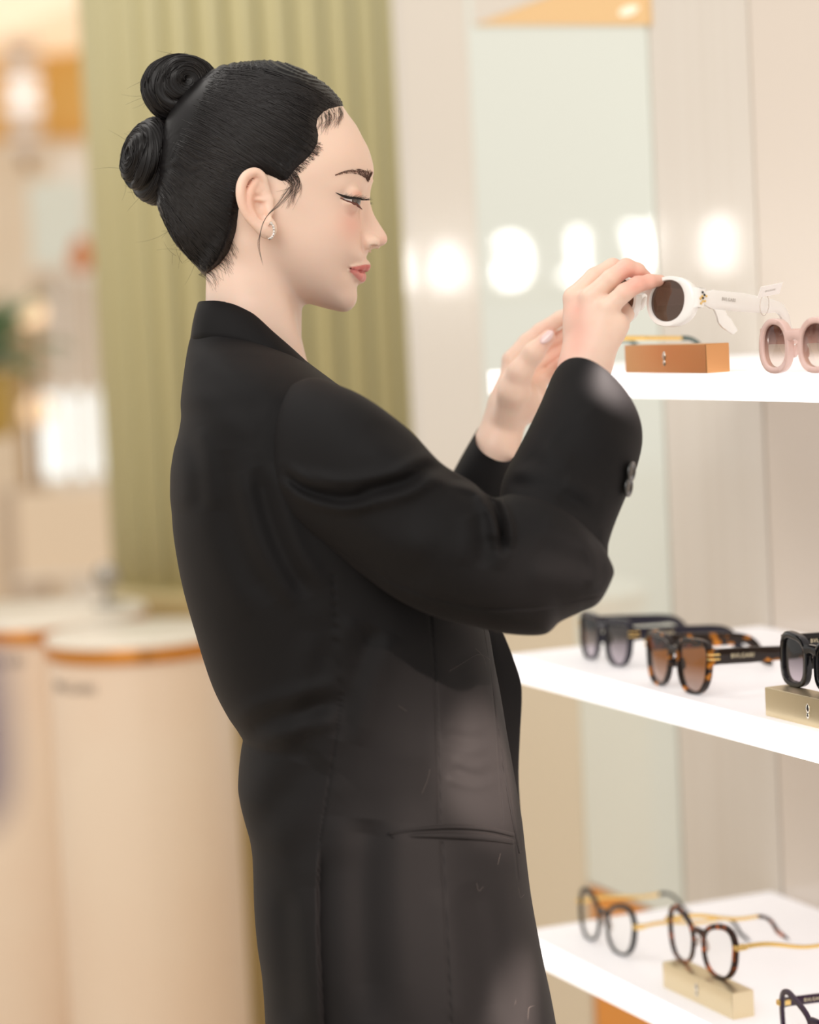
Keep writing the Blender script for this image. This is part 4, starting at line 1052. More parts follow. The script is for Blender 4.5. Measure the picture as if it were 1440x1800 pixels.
# eyeliner, lashes and brow
def eye_makeup(far):
    mf = mirror_far if far else (lambda P: np.asarray(P))
    mb = MB()
    p = on_skin(T_skin, [(590, 338.5), (597, 341.8), (605, 345), (614, 346.6), (623, 347.6), (630, 348.6), (636, 350.5)], 0.0003, 26)
    r = np.interp(np.linspace(0, 1, len(p)), [0, 0.25, 0.5, 0.85, 1], [0.00015, 0.0009, 0.0014, 0.0015, 0.0006])
    v, f = tube(mf(p), r, 6); mb.add(v, f)
    lashes = []
    rg = random.Random(11)
    for k in range(46):
        u = k/45; a = catmull(np.array([(603, 345.5), (614, 347), (624, 348), (632, 349.5), (638, 351.5)]), 60)[int(u*59)]
        b = hit(T_skin, a[0], a[1], 0.0006)
        if b is None: continue
        dirv = RT*(0.55+0.45*u)+UP*(0.25*(1-u)-0.10*u+rg.uniform(-0.1, 0.12))-FWD*(0.75*(1-u)+0.12)
        dirv /= np.linalg.norm(dirv); ln = 0.0075*(0.75+0.35*u)*rg.uniform(0.8, 1.1)
        lashes.append(mf(np.array([b+dirv*ln*t+UP*0.0016*t*t for t in np.linspace(0, 1, 5)])))
    taper_tubes(mb, lashes, 0.00022, 0.00005)
    mesh_obj('eyelashes', mb.v, mb.f, M_lash, person, True)['label'] = 'black winged eyeliner and lashes'
    mb = MB()
    p = on_skin(T_skin, [(598, 348.5), (606, 352), (614, 355.2), (622, 358.6), (629, 361.5), (636.5, 368)], 0.0002, 20)
    v, f = tube(mf(p), np.interp(np.linspace(0, 1, len(p)), [0, 0.3, 0.75, 1], [0.0002, 0.0008, 0.0014, 0.0002]), 6); mb.add(v, f)
    mesh_obj('lower_eyeliner', mb.v, mb.f, M_linerbrown, person, True)
    mb = MB(); hairs = []; tail = []; rg = random.Random(7)
    topc = catmull(np.array([(589, 308.5), (603, 302.5), (618, 298.8), (632, 298.5), (644, 301.5), (654, 307)]), 100)
    botc = catmull(np.array([(590, 309), (604, 306), (618, 305.5), (632, 308), (642, 314), (647, 322)]), 100)
    for k in range(420):
        u = rg.random()**0.75; w = rg.random(); i = int(u*99)
        a = topc[i]*(1-w)+botc[i]*w
        j = max(0, i-int(5+5*(1-u))); b = (topc[j]*(1-w)+botc[j]*w)+np.array([0, -1.5])
        if u > 0.82: b = a+np.array([rg.uniform(-1, 3), -rg.uniform(4, 8)])
        q = on_skin(T_skin, [a, (a+b)/2+np.array([0, -0.6]), b], 0.0004, 4)
        if len(q) > 2: (hairs if u > 0.6 else tail).append(mf(q))
    taper_tubes(mb, hairs, 0.00021, 0.00007, 3); taper_tubes(mb, tail[::2], 0.00014, 0.00005, 3)
    o = mesh_obj('eyebrow', mb.v, mb.f, M_brow, person, True); o['kind'] = 'stuff'
eye_makeup(False); eye_makeup(True)
# thumb and finger nails
M_nail = mat('pale_pink_nail', srgb(236, 206, 204), 0.15, Coat_Weight=0.6)
def nail(px, py, y, ax, w, l, nrm):
    c = L(px, py, y); ax = np.array(ax, float); ax /= np.linalg.norm(ax); nrm = np.array(nrm, float); nrm -= ax*(nrm@ax); nrm /= np.linalg.norm(nrm); b = np.cross(ax, nrm)
    rings = [[c+ax*l*math.cos(t)+b*w*math.sin(t)*math.cos(u)+nrm*(0.0009*math.sin(t)*math.sin(u)-0.0012*(math.sin(t)*math.cos(u))**2) for u in np.linspace(0, 2*math.pi, 14, endpoint=False)] for t in np.linspace(0.06, math.pi-0.06, 11)]
    v, f = loft(rings, True, (True, True)); mesh_obj('fingernail', W(np.array(v)), f, M_nail, person, True)
nail(961, 592, 0.0965, (0.80, 0, 0.80), 0.0046, 0.0080, (-0.25, -1, 0.35))

# ---- hair
hair_prof = [(614, 201), (604, 184), (583, 158.5), (554, 137), (525, 120.5), (496, 111.5), (467, 108), (438, 110), (413, 113), (388, 119), (350, 140), (315, 175), (292, 215), (282, 260), (276, 310), (277, 362), (283, 378), (294, 402), (308, 428), (326, 449), (348, 470), (361, 490), (400, 500), (450, 505), (560, 505), (600, 420), (620, 300), (622, 230)]
hp = np.array(hair_prof, float); ha = np.arctan2((345-hp[:, 1]), hp[:, 0]-478); hr = np.hypot(hp[:, 0]-478, hp[:, 1]-345)/2000
o_ = np.argsort(ha); ha, hr = ha[o_], hr[o_]; hA = np.concatenate([ha-2*np.pi, ha, ha+2*np.pi]); hR = np.tile(hr, 3)
hline = [(618, 197), (608, 193), (596, 190), (581, 191), (568, 197), (558, 208), (556, 222), (560, 237), (558, 252), (549, 268), (537, 281), (523, 293), (513, 305), (505, 316), (494, 318), (482, 311), (468, 306), (452, 304), (436, 318), (424, 345), (418, 369), (412, 405), (403, 441), (392, 466), (375, 484), (362, 491)]
poly = np.array(hline+[(330, 520), (180, 520), (180, 60), (640, 60), (640, 190)], float)
def poly_sd(px, py):
    """signed distance to the hairline outline in pixels, positive inside the hair"""
    sh = px.shape; p = np.stack([px.ravel(), py.ravel()], 1); dm = np.full(len(p), 1e9); ins = np.zeros(len(p), bool)
    for i in range(len(poly)):
        a, b = poly[i], poly[(i+1) % len(poly)]; ab = b-a
        t = np.clip(((p-a)@ab)/(ab@ab), 0, 1); dm = np.minimum(dm, np.hypot(*(p-a-t[:, None]*ab).T))
        c = (a[1] > p[:, 1]) != (b[1] > p[:, 1])
        ins ^= c & (p[:, 0] < (b[0]-a[0])*(p[:, 1]-a[1])/(b[1]-a[1]+1e-9)+a[0])
    return np.where(ins, dm, -dm).reshape(sh)
def smooth(t): t = np.clip(t, 0, 1); return t*t*(3-2*t)
hf = Field(steps((G(255), G(640), 0.0017)), steps((-0.092, 0.092, 0.0017)), steps((H(520), H(95), 0.0017)))
x, y, z = hf.ax[0][:, None, None], hf.ax[1][None, :, None], hf.ax[2][None, None, :]
dd = D0-np.abs(y); pxx = x/dd*FPX+720+0*z; pyy = 900-z/dd*FPX+0*x
msd = poly_sd(pxx, pyy).astype(np.float32)
k_ = smooth((msd+12)/27)
# on the crown the hairline runs across the forehead
R0, n_ = head_surface(x, z, y); al = np.arctan2(z-HC[2], x-HC[0]); Rh = np.interp(al, hA, hR)
Rr = R0-0.004+(np.maximum(Rh, R0)-R0+0.004)*k_; Wd = HW-0.004+0.0095*k_
rho = np.hypot(x-HC[0], z-HC[2]); n_ = np.minimum(n_+0.06, 2.4)
q = ((rho/Rr)**n_+(np.abs(y)/Wd)**n_)**(1/n_)
strand = 0.0005*np.sin(220*np.arctan2(z-H(190), x-G(330))+9*np.sin(40*y)+np.sin(300*(x+z))) * k_*np.clip((np.hypot(x-G(330), z-H(190))-0.02)/0.03, 0, 1)
hf.D[:] = ((q-1)*0.075-strand).astype(np.float32)
hf.D[msd < -9] = 0.02
Vh, Fh = hf.mesh(); del hf, q, msd, k_, pxx, pyy, rho, R0, Rh, Rr, Wd
M_hair = mat('glossy_black_hair', (0.0065, 0.0056, 0.0058, 1), 0.38, Specular_IOR_Level=0.25)
M_hair2 = mat('black_brown_strand', (0.009, 0.007, 0.007, 1), 0.32, Specular_IOR_Level=0.45)
M_hairfine = mat('fine_brown_black_hair', (0.030, 0.020, 0.016, 1), 0.5)
hair = mesh_obj('hair', W(Vh), Fh, M_hair, person, True); hair['label'] = 'black hair combed back tightly to two buns'
T_hair = bvh_of(hair)
# combed strands lying on the cap
hl = np.array(hline[1:], float); seg_l = np.hypot(*np.diff(hl, axis=0).T); cum = np.concatenate([[0], np.cumsum(seg_l)]); cum /= cum[-1]
rg = np.random.default_rng(4)
mb = MB()
def strand_path(u, jit):
    a = np.array([np.interp(u, cum, hl[:, 0]), np.interp(u, cum, hl[:, 1])])
    gx = np.interp(u, [0, 0.22, 0.4, 0.55, 0.72, 0.86, 1], [388, 372, 345, 322, 305, 292, 284]); gy = np.interp(u, [0, 0.22, 0.4, 0.55, 0.72, 0.86, 1], [124, 160, 205, 255, 300, 335, 368])
    b = np.array([gx, gy])+jit[:2]*7
    m = (a+b)/2; nrm = np.array([-(b-a)[1], (b-a)[0]])/(np.linalg.norm(b-a)+1e-6)
    bow = np.interp(u, [0, 0.2, 0.45, 0.6, 0.8, 1], [34, 20, 10, -8, -6, -18])
    c = m+nrm*bow*(1+0.15*jit[2])
    t = np.linspace(0, 1, 22)[:, None]
    return (1-t)**2*a+2*t*(1-t)*c+t*t*b
for k in range(1500):
    u = rg.random(); q = strand_path(u, rg.normal(size=3)); s0 = int(rg.integers(0, 5)) if rg.random() < 0.5 else int(rg.integers(0, 12))
    q = q[s0:]
    if rg.random() < 0.4: q = q[:max(5, int(len(q)*rg.uniform(0.5, 1)))]
    lf_ = 0.0001+0.0005*rg.random(); P = [hit(T_hair, a, b, lf_, 0.14) for a, b in q]
    P = [p for p in P if p is not None and (p-CAM)@FWD < D0+0.005]
    if len(P) < 5: continue
    v, f = tube(np.array(P), np.concatenate([np.linspace(0.00012, 0.00042, len(P)//2), np.linspace(0.00042, 0.0002, len(P)-len(P)//2)]), 3, False); mb.add(v, f)
o = mesh_obj('combed_strands', mb.v, mb.f, M_hair2, person, True); o['kind'] = 'stuff'
# the two buns
def bun(name, label, cpx, cpy, rad, axis, seed, sq=(1, 1, 1)):
    c = L(cpx, cpy, 0.0); axis = np.array(axis, float); axis /= np.linalg.norm(axis)
    e1 = np.cross(axis, (0.1, 0.2, 0.97)); e1 /= np.linalg.norm(e1); e2 = np.cross(axis, e1)
    rgn = np.random.default_rng(seed)
    ph = rgn.uniform(0, 6.28, 40); fr = rgn.uniform(20, 130, 40); am = rgn.uniform(0.2, 1, 40)/40
    def surf(th, u):
        th = np.asarray(th); g_ = sum(am[i]*np.sin(fr[i]*(th+0.10*np.sin(u+ph[3])+0.05*u)+ph[i]) for i in range(40))
        big = 0.05*np.sin(3*th+u+ph[0])+0.035*np.sin(2*u+4*th+ph[1])
        lobe = -0.10*np.exp(-((th-1.25-0.25*np.sin(u+ph[2]))/0.10)**2)-0.07*np.exp(-((th-0.62-0.15*np.sin(2*u))/0.08)**2)
        r = rad*(1+0.05*g_+big*0.6+lobe-0.14*np.exp(-(th/0.22)**2)-0.12*np.exp(-((th-math.pi)/0.3)**2))
        return r
    TH = np.linspace(0.02, math.pi-0.02, 150); UU = np.linspace(0, 2*math.pi, 84, endpoint=False)
    rings = []
    for th in TH:
        r = surf(th, UU)[:, None]
        p = (math.cos(th)*axis)[None, :]+math.sin(th)*(np.cos(UU)[:, None]*e1+np.sin(UU)[:, None]*e2)
        rings.append(c+p*r*np.array(sq))
    v, f = loft(rings, True, (True, True)); b_ = mesh_obj(name, W(np.array(v)), f, M_hair, person, True); b_['label'] = label
    mb = MB()
    for k in range(170):
        th0 = rgn.uniform(0.15, math.pi-0.3); u0 = rgn.uniform(0, 6.28); n = 16; us = u0+np.linspace(0, rgn.uniform(1.2, 3.6), n)
        th = th0+0.10*np.sin(us+ph[5])*0.6+rgn.normal()*0.05*np.linspace(0, 1, n)
        r = surf(th, us)+rgn.uniform(0.0, 0.0007)
        p = np.cos(th)[:, None]*axis+np.sin(th)[:, None]*(np.cos(us)[:, None]*e1+np.sin(us)[:, None]*e2)
        v, f = tube(W(c+p*r[:, None]*np.array(sq)), 0.00030, 3, False); mb.add(v, f)
    o = mesh_obj('wound_strands', mb.v, mb.f, M_hair2, b_, True); o['kind'] = 'stuff'
    return b_
bun('upper_bun', 'upper bun of wound black hair', 317, 155, 0.0315, (0.25, -1, 0.1), 2, (1.06, 0.95, 0.98))
bun('lower_bun', 'lower bun of wound black hair, nearer the nape', 277, 285, 0.0345, (-0.85, -0.6, 0.12), 5, (0.92, 0.95, 1.10))
# loose hairs
mb = MB(); rr = random.Random(21); paths = []
def wisp(pts, n=14, lift=0.0006, tree=None):
    q = catmull(np.array(pts, float), n); out = []
    for a, b in q:
        h = hit(tree or T_skin, a, b, lift)
        out.append(h if h is not None else PX(a, b, D0-0.01))
    # keep depth continuous
    return np.array(out)
for k in range(60):   # baby hairs at the temple and forehead
    t = rr.random(); a = np.array([600-40*t, 190+14*t]); a += np.array([rr.uniform(-5, 3), rr.uniform(-4, 4)])
    paths.append(wisp([a, a+np.array([rr.uniform(0, 6), rr.uniform(9, 14)]), a+np.array([rr.uniform(-10, 2), rr.uniform(20, 36)])], 7))
for k in range(150):   # soft edge along the temple
    u = rr.uniform(0.22, 0.42); a = np.array([np.interp(u, cum, hl[:, 0]), np.interp(u, cum, hl[:, 1])])
    paths.append(wisp([a+np.array([rr.uniform(2, 14), rr.uniform(-2, 8)]), a+np.array([-6, -3]), a+np.array([-22, -12])], 7))
for k in range(46):   # sideburn
    a = np.array([513+rr.uniform(-9, 9), 308+rr.uniform(-8, 6)])
    paths.append(wisp([a, a+np.array([rr.uniform(2, 12), rr.uniform(12, 24)]), a+np.array([rr.uniform(-22, 8), rr.uniform(28, 58)])], 9))
for k in range(60):   # nape
    u = rr.uniform(0.8, 1.0); a = np.array([np.interp(u, cum, hl[:, 0]), np.interp(u, cum, hl[:, 1])])
    paths.append(wisp([a+np.array([-14, -8]), a, a+np.array([rr.uniform(2, 16), rr.uniform(8, 26)])], 7))
taper_tubes(mb, paths, 0.00015, 0.00005, 3)
paths = []
for k in range(7):    # the lock curling in front of the ear
    j = rr.uniform(-2, 2)
    paths.append(np.array([PX(a, b, D0-0.092) for a, b in catmull(np.array([(514+j*3, 334+j*3), (494+j*1.5, 358+j*2), (474+j*0.6, 375), (463+j*0.4, 392), (457+j*0.5, 415), (456+j*1.6, 436+4*j), (461+2*j, 462+6*j)]), 22)]))
taper_tubes(mb, paths, 0.00020, 0.00007, 3)
paths = []
for k in range(70):   # flyaways around the buns and the nape
    th = rr.uniform(1.2, 5.0); cx_, cy_, R_ = ((317, 155, 62), (277, 285, 66), (330, 420, 50))[k % 3]
    a = np.array([cx_+R_*math.cos(th), cy_-R_*math.sin(th)*1.02]) if k % 3 < 2 else np.array([290+rr.uniform(0, 60), 395+rr.uniform(0, 75)])
    t_ = np.array([rr.uniform(-1, 0.3), rr.uniform(-0.6, 0.8)]); ln = rr.uniform(14, 55); cv = np.array([-t_[1], t_[0]])*rr.uniform(-0.4, 0.4)
    dpt = D0+rr.uniform(-0.03, 0.02)
    paths.append(np.array([PX(*(a+t_*ln*s+cv*ln*s*s), dpt) for s in np.linspace(-0.15, 1, 9)]))
taper_tubes(mb, paths, 0.00013, 0.00005, 3)
o = mesh_obj('loose_hairs', mb.v, mb.f, M_hairfine, person, True); o['kind'] = 'stuff'
# earring: a small hoop set with stones
M_dia = mat('sparkling_stone', srgb(250, 244, 240), 0.08, 0.6)
ering = []
q = catmull(np.array([(476, 391), (481, 399), (481.5, 409), (478, 417), (473, 420)]), 24)
ering = np.array([PX(a, b, D0-0.0865) for a, b in q])
er = empty('earring', tuple(ering[12]), person); er.location = tuple(ering[12]-np.array(person.location)); er['label'] = 'silver hoop earring set with stones'
v, f = tube(ering, 0.0012, 8); mesh_obj('hoop', v, f, M_silver, er, True)
back_arc = np.array([ering[-1]*(1-t)+ering[0]*t+FWD*0.010*math.sin(math.pi*t)+RT*(-0.004)*math.sin(math.pi*t) for t in np.linspace(0, 1, 12)]); v, f = tube(back_arc, 0.0007, 6); mesh_obj('ear_wire', v, f, M_silver, er, True)
for k in range(2, 23, 3):
    v, f = lathe([(0.0004, -0.0011), (0.00125, -0.0002), (0.0007, 0.0007)], ering[k]-FWD*0.0011, 7); mesh_obj('stone', v, f, M_dia, er, False)
# ---- the blazer
M_cloth = mat('black_wool_suiting', (0.0045, 0.0040, 0.0044, 1), 0.72, bump=((900, 900, 900), 0.15, 0.0003), Sheen_Weight=0.025, Sheen_Roughness=0.45, Specular_IOR_Level=0.22)
M_cloth.node_tree.nodes['Principled BSDF'].inputs['Sheen Tint'].default_value = (0.75, 0.62, 0.58, 1)
M_lining = mat('black_lining', (0.010, 0.010, 0.011, 1), 0.5)
M_button = mat('glossy_black_button', (0.010, 0.011, 0.011, 1), 0.12, Coat_Weight=0.8)
jacket = empty('blazer', tuple(person.location), person); jacket.location = (0, 0, 0); jacket['label'] = 'loose black single-vent blazer'
def local_px(P):
    dd = D0+P[..., 1]; return P[..., 0]/dd*FPX+720, 900-P[..., 2]/dd*FPX
def crease(px, py, pts, width, depth, ridge=0.0):
    """groove (positive depth) along a polyline of pixels, with a soft ridge on either side"""
    p = catmull(np.array(pts, float), 28); x, y = px.ravel(), py.ravel(); dm = np.full(x.shape, 1e9); tt = np.zeros(x.shape)
    for i in range(len(p)-1):
        a, b = p[i], p[i+1]; ab = b-a; t = np.clip(((x-a[0])*ab[0]+(y-a[1])*ab[1])/(ab@ab+1e-9), 0, 1)
        d = np.hypot(x-a[0]-t*ab[0], y-a[1]-t*ab[1]); m = d < dm; dm = np.where(m, d, dm); tt = np.where(m, (i+t)/(len(p)-1), tt)
    fade = np.minimum(1, np.minimum(tt, 1-tt)*5+0.15)
    r = -depth*np.exp(-(dm/width)**2)*fade
    if ridge: r = r+ridge*np.exp(-((dm-width*2)/width)**2)*fade
    return (r*0.001).reshape(px.shape)
def seam(px, py, pts, depth=1.9, width=1.7):
    p = np.array(pts, float); x, y = px.ravel(), py.ravel(); dm = np.full(x.shape, 1e9)
    for i in range(len(p)-1):
        a, b = p[i], p[i+1]; ab = b-a; t = np.clip(((x-a[0])*ab[0]+(y-a[1])*ab[1])/(ab@ab+1e-9), 0, 1)
        dm = np.minimum(dm, np.hypot(x-a[0]-t*ab[0], y-a[1]-t*ab[1]))
    return (-depth*0.001*np.exp(-(dm/width)**2)).reshape(px.shape)
BACK = [(560, 350), (608, 334), (640, 330), (690, 325.5), (715, 323.5), (735, 324.5), (760, 321), (800, 311), (840, 305.5), (870, 305), (900, 307.5), (935, 310), (990, 318), (1030, 326), (1065, 335), (1110, 348), (1160, 363), (1205, 379), (1250, 402), (1280, 422), (1295, 429.5), (1310, 427), (1350, 422.5), (1375, 421.5), (1400, 425), (1430, 432), (1470, 443), (1500, 447), (1580, 450), (1640, 455), (1700, 464), (1760, 468.5), (1800, 470), (1900, 472), (2060, 474)]
FRONT = [(560, 490), (608, 505), (640, 545), (680, 598), (720, 645), (760, 690), (800, 722), (850, 755), (900, 785), (950, 806), (1000, 824), (1060, 843), (1113, 860), (1160, 868), (1217, 879), (1290, 891), (1340, 900), (1400, 910.5), (1440, 917), (1490, 922.5), (1560, 931), (1640, 945), (1690, 955), (1740, 966), (1800, 977), (1900, 992), (2060, 1010)]
HALF = [(560, 0.055), (608, 0.085), (640, 0.125), (680, 0.160), (720, 0.182), (780, 0.195), (860, 0.200), (960, 0.198), (1100, 0.190), (1250, 0.185), (1350, 0.186), (1450, 0.195), (1600, 0.210), (1800, 0.222), (2060, 0.235)]
NEXP = 2.35
T_py = np.concatenate([np.linspace(600, 1800, 520), np.linspace(1806, 2050, 40)])
t_l = pchip([p[0] for p in BACK], [p[1] for p in BACK], T_py); t_r = pchip([p[0] for p in FRONT], [p[1] for p in FRONT], T_py); t_h = pchip([p[0] for p in HALF], [p[1] for p in HALF], T_py)
# denser columns on the near side
u_ = np.concatenate([np.linspace(math.pi, 2*math.pi, 260, endpoint=False), np.linspace(0, math.pi, 90, endpoint=False)])
cu, su = np.cos(u_), np.sin(u_)
ex_u = np.sign(cu)*np.abs(cu)**(2/NEXP); ey_u = np.sign(su)*np.abs(su)**(2/NEXP)
X = G((t_l+t_r)/2)[:, None]+((t_r-t_l)/2/2000)[:, None]*ex_u[None, :]
Y = t_h[:, None]*ey_u[None, :]
Z = np.repeat(H(T_py)[:, None], len(u_), 1)
P = np.stack([X, Y, Z], -1)
px, py = local_px(P); near = smooth(-ey_u/0.35)[None, :]
dsp = np.zeros(px.shape)
for pts, w, dp, rd in (
    ([(452, 820), (470, 900), (500, 980), (545, 1050)], 16, 4.5, 3.0), ([(395, 790), (400, 880), (430, 980), (480, 1060)], 24, 4, 2),
    ([(590, 1120), (560, 1250), (520, 1340)], 22, 4, 2.5), ([(660, 1100), (625, 1180), (590, 1300)], 20, 5, 3),
    ([(430, 1292), (470, 1268), (530, 1250), (600, 1230)], 16, 5, 3.5), ([(440, 1470), (500, 1400), (570, 1330)], 26, 4, 2),
    ([(650, 1440), (640, 1560), (650, 1800)], 30, 5, 2), ([(830, 1550), (850, 1680), (860, 1800)], 26, 4, 2),
    ([(800, 1150), (815, 1240), (812, 1330)], 20, 1.6, 1.2), ([(500, 1560), (505, 1700), (510, 1800)], 20, 4, 3),
    ([(780, 1290), (830, 1300), (885, 1285)], 9, 1.2, 1.0), ([(790, 1350), (840, 1365), (890, 1345)], 9, 1.4, 1.2),
    ([(345, 640), (390, 690), (470, 720)], 22, 2.5, 1.5), ([(325, 760), (345, 820), (350, 900)], 14, 3, 2)):
    dsp += crease(px, py, pts, w, dp, rd)
for pts in ([(757, 1080), (765, 1180), (769, 1290), (773, 1448)], [(777, 1482), (783, 1600), (792, 1800)], [(586, 1010), (592, 1130), (600, 1220), (590, 1300), (575, 1400), (562, 1482)],
            [(857, 1100), (866, 1190), (874, 1300), (885, 1448)], [(905, 1482), (911, 1545)]):
    dsp += seam(px, py, pts)
# the vent: the back half laps over the front half
vx = np.interp(py, [1480, 1560, 1650, 1800, 2060], [562, 558, 559, 566, 575]); von = smooth((py-1478)/60)
step = smooth((px-vx+2)/4)
dsp += von*(0.0045*(1-step)*np.exp(-np.maximum(0, vx-px)/60)-0.004*step*np.exp(-np.maximum(0, px-vx)/40))
dsp += 0.0010*np.sin(px*0.021+py*0.006)*np.sin(py*0.011+1.0)
P[..., 1] -= dsp*near
v, f = loft(W(P), True, (False, False)); bodice = mesh_obj('bodice', v, f, M_cloth, jacket, True)
def side_y(pxq, pyq):
    """near surface of the bodice at a pixel"""
    y = -0.18
    for _ in range(12):
        dd = D0+y; x = (pxq-720)/FPX*dd; z = (900-pyq)/FPX*dd; pyr = 900-z*2000
        l = np.interp(pyr, T_py, t_l); r = np.interp(pyr, T_py, t_r); h = np.interp(pyr, T_py, t_h)
        q = np.clip((x-G((l+r)/2))/((r-l)/4000), -0.999, 0.999); y = -h*(1-abs(q)**NEXP)**(1/NEXP)
    return y
def on_side(pts, n, lift):
    return np.array([L(a, b, side_y(a, b)-lift) for a, b in catmull(np.array(pts, float), n)])
# pocket: two welts with the slit between
def strip(top, bot, n, lift, thick, name, parent, m_=M_cloth):
    a = on_side(top, n, lift); b = on_side(bot, n, lift); rings = []
    for i in range(n):
        c = (a[i]+b[i])/2; o = np.array([0, -thick, 0])
        rings.append([a[i]+(c-a[i])*0.0-o*0.6, a[i]+(c-a[i])*0.15+o*0.7, c+o, b[i]+(c-b[i])*0.15+o*0.7, b[i]-o*0.6])
    v, f = loft(W(np.array(rings)), True, (True, True)); return mesh_obj(name, v, f, m_, parent, True)
pk = empty('pocket', (0, 0, 0), jacket); pk['label'] = 'welted hip pocket'
strip([(683, 1463.5), (740, 1454), (800, 1449.5), (860, 1453.5), (905, 1465)], [(684, 1468), (740, 1460), (800, 1457), (860, 1461), (904, 1471)], 40, 0.0016, 0.0012, 'welt', pk)
strip([(686, 1469.5), (740, 1464), (800, 1463), (860, 1466), (904, 1476)], [(692, 1474), (740, 1473), (800, 1475), (860, 1478.5), (903, 1484)], 40, 0.0012, 0.0012, 'welt', pk)
# far front edge hanging in front of the near one
fp = [(1090, 850, 874), (1113, 856, 885), (1150, 864, 900), (1195, 872, 915), (1230, 878, 917.5), (1290, 888, 914.5), (1360, 900, 912), (1420, 908, 915), (1470, 912, 919)]
rings = []
for py_, a_, b_ in catmull(np.array(fp, float), 60):
    y0, y1 = 0.02, 0.055
    rings.append([L(a_-14, py_, y0+0.012), L((a_+b_)/2, py_, y1-0.006), L(b_-2, py_, y1), L(b_, py_, y1+0.003), L(b_-2, py_, y1+0.006), L((a_+b_)/2-4, py_, y1+0.006), L(a_-20, py_, y0+0.02)])
v, f = loft(W(np.array(rings)), True, (True, True)); mesh_obj('far_lapel', v, f, M_cloth, jacket, True)
# near front edge: a folded facing
strip([(850, 1100), (862, 1180), (876, 1290), (893, 1400), (912, 1500)][0:5], [(857, 1100), (869, 1180), (883, 1290), (900, 1400), (917, 1500)], 50, 0.0004, 0.0008, 'front_edge', jacket)
# collar
def collar():
    key = [  # s, lower edge px/py, fold px/py, depth
        (0.00, (334, 607), (347.5, 533), 0.000), (0.18, (338, 603), (352, 530), 0.036), (0.36, (353, 600), (370, 529), 0.056), (0.55, (384, 600.5), (400, 533), 0.066),
        (0.70, (428, 607), (438, 549), 0.072), (0.84, (482, 626), (481, 586), 0.074), (0.93, (520, 642), (512, 613), 0.068), (1.0, (552, 656), (537, 636), 0.060)]
    S = np.linspace(0, 1, 70); k = [q[0] for q in key]
    f_ = lambda g_: pchip(k, [g_(q) for q in key], S)
    lx, ly, tx, ty, dy = f_(lambda q: q[1][0]), f_(lambda q: q[1][1]), f_(lambda q: q[2][0]), f_(lambda q: q[2][1]), f_(lambda q: q[3])
    rings = []
    order = [(-1, i) for i in range(69, 0, -1)]+[(1, i) for i in range(70)]
    for s_, i in order:
        # the near side is traced as seen, the far side mirrors it
        lo = L(lx[i], ly[i], -dy[i]*1.13-0.004); to = L(tx[i], ty[i], -dy[i]); inn = to+np.array([(0.006 if S[i] < 0.5 else 0.002), dy[i]*0.10+0.001, -0.002]); dwn = inn+np.array([0.004, 0.004*min(1, dy[i]/0.03), -0.035])
        mid = (lo+to)/2+np.array([-0.0015*(1-S[i]), -0.004*min(1, dy[i]/0.03), 0.0])
        th = np.array([0.0022*(1-min(1, dy[i]/0.05)), 0.0022*min(1, dy[i]/0.03), 0])
        r = [lo+th, lo-th*0.4+np.array([0, 0, -0.0006]), lo*0.75+to*0.25+(mid-(lo+to)/2)*0.75, mid, lo*0.25+to*0.75+(mid-(lo+to)/2)*0.75, to+np.array([0, 0, 0.0002]), to*0.5+inn*0.5+np.array([0, 0, 0.0016]), inn, dwn, dwn+th*0.3]
        r = np.array(r)
        if s_ > 0: r[:, 1] = -r[:, 1]
        rings.append(r)
    v, f = loft(W(np.array(rings)), True, (True, True)); return mesh_obj('collar', v, f, M_cloth, jacket, True)
collar()
# sleeves
def sleeve_rings(key, n, m, exp_=2.2):
    """key rows: inner px,py; outer px,py; depth centre; depth radius; bulge px,py of the near half"""
    K_ = catmull(np.array(key, float), n); uu = np.concatenate([np.linspace(0, math.pi, m*2//3, endpoint=False), np.linspace(math.pi, 2*math.pi, m//3, endpoint=False)])
    c_, s_ = np.cos(uu), np.sin(uu); ca = np.sign(c_)*np.abs(c_)**(2/exp_); sa = np.sign(s_)*np.abs(s_)**(2/exp_)
    out = []
    for r in K_:
        a = L(r[0], r[1], r[4]); b = L(r[2], r[3], r[4]); c = (a+b)/2; e = (a-b)/2; bl = np.array([r[6]/2000, 0, -r[7]/2000])
        out.append(c+np.outer(ca, e)+np.outer(sa, np.array([0, -r[5], 0])+bl))
    return np.array(out), sa
def sleeve(name, label, parts, folds, seams, hem):
    mb = MB()
    for key, n, m, caps in parts:
        P, sa = sleeve_rings(key, n, m); px, py = local_px(P); nr = smooth(sa/0.4)[None, :]
        d = np.zeros(px.shape)
        for q in folds: d += crease(px, py, *q)
        for q in seams: d += seam(px, py, q)
        P[..., 1] -= d*nr
        R_ = list(P)
        if caps == 'hem':                        # turn the hem inwards
            for j_, k_ in ((1, 0.985), (1, 0.97), (3, 0.955), (9, 0.95), (20, 0.95)):
                c = P[-j_].mean(0); R_.append(c+(P[-j_]-c)*k_)
            cp_ = (True, False)
        else: cp_ = (True, True)
        v, f = loft(W(np.array(R_)), True, cp_); mb.add(v, f)
    o = mesh_obj(name, mb.v, mb.f, M_cloth, jacket, True); o['label'] = label; return o
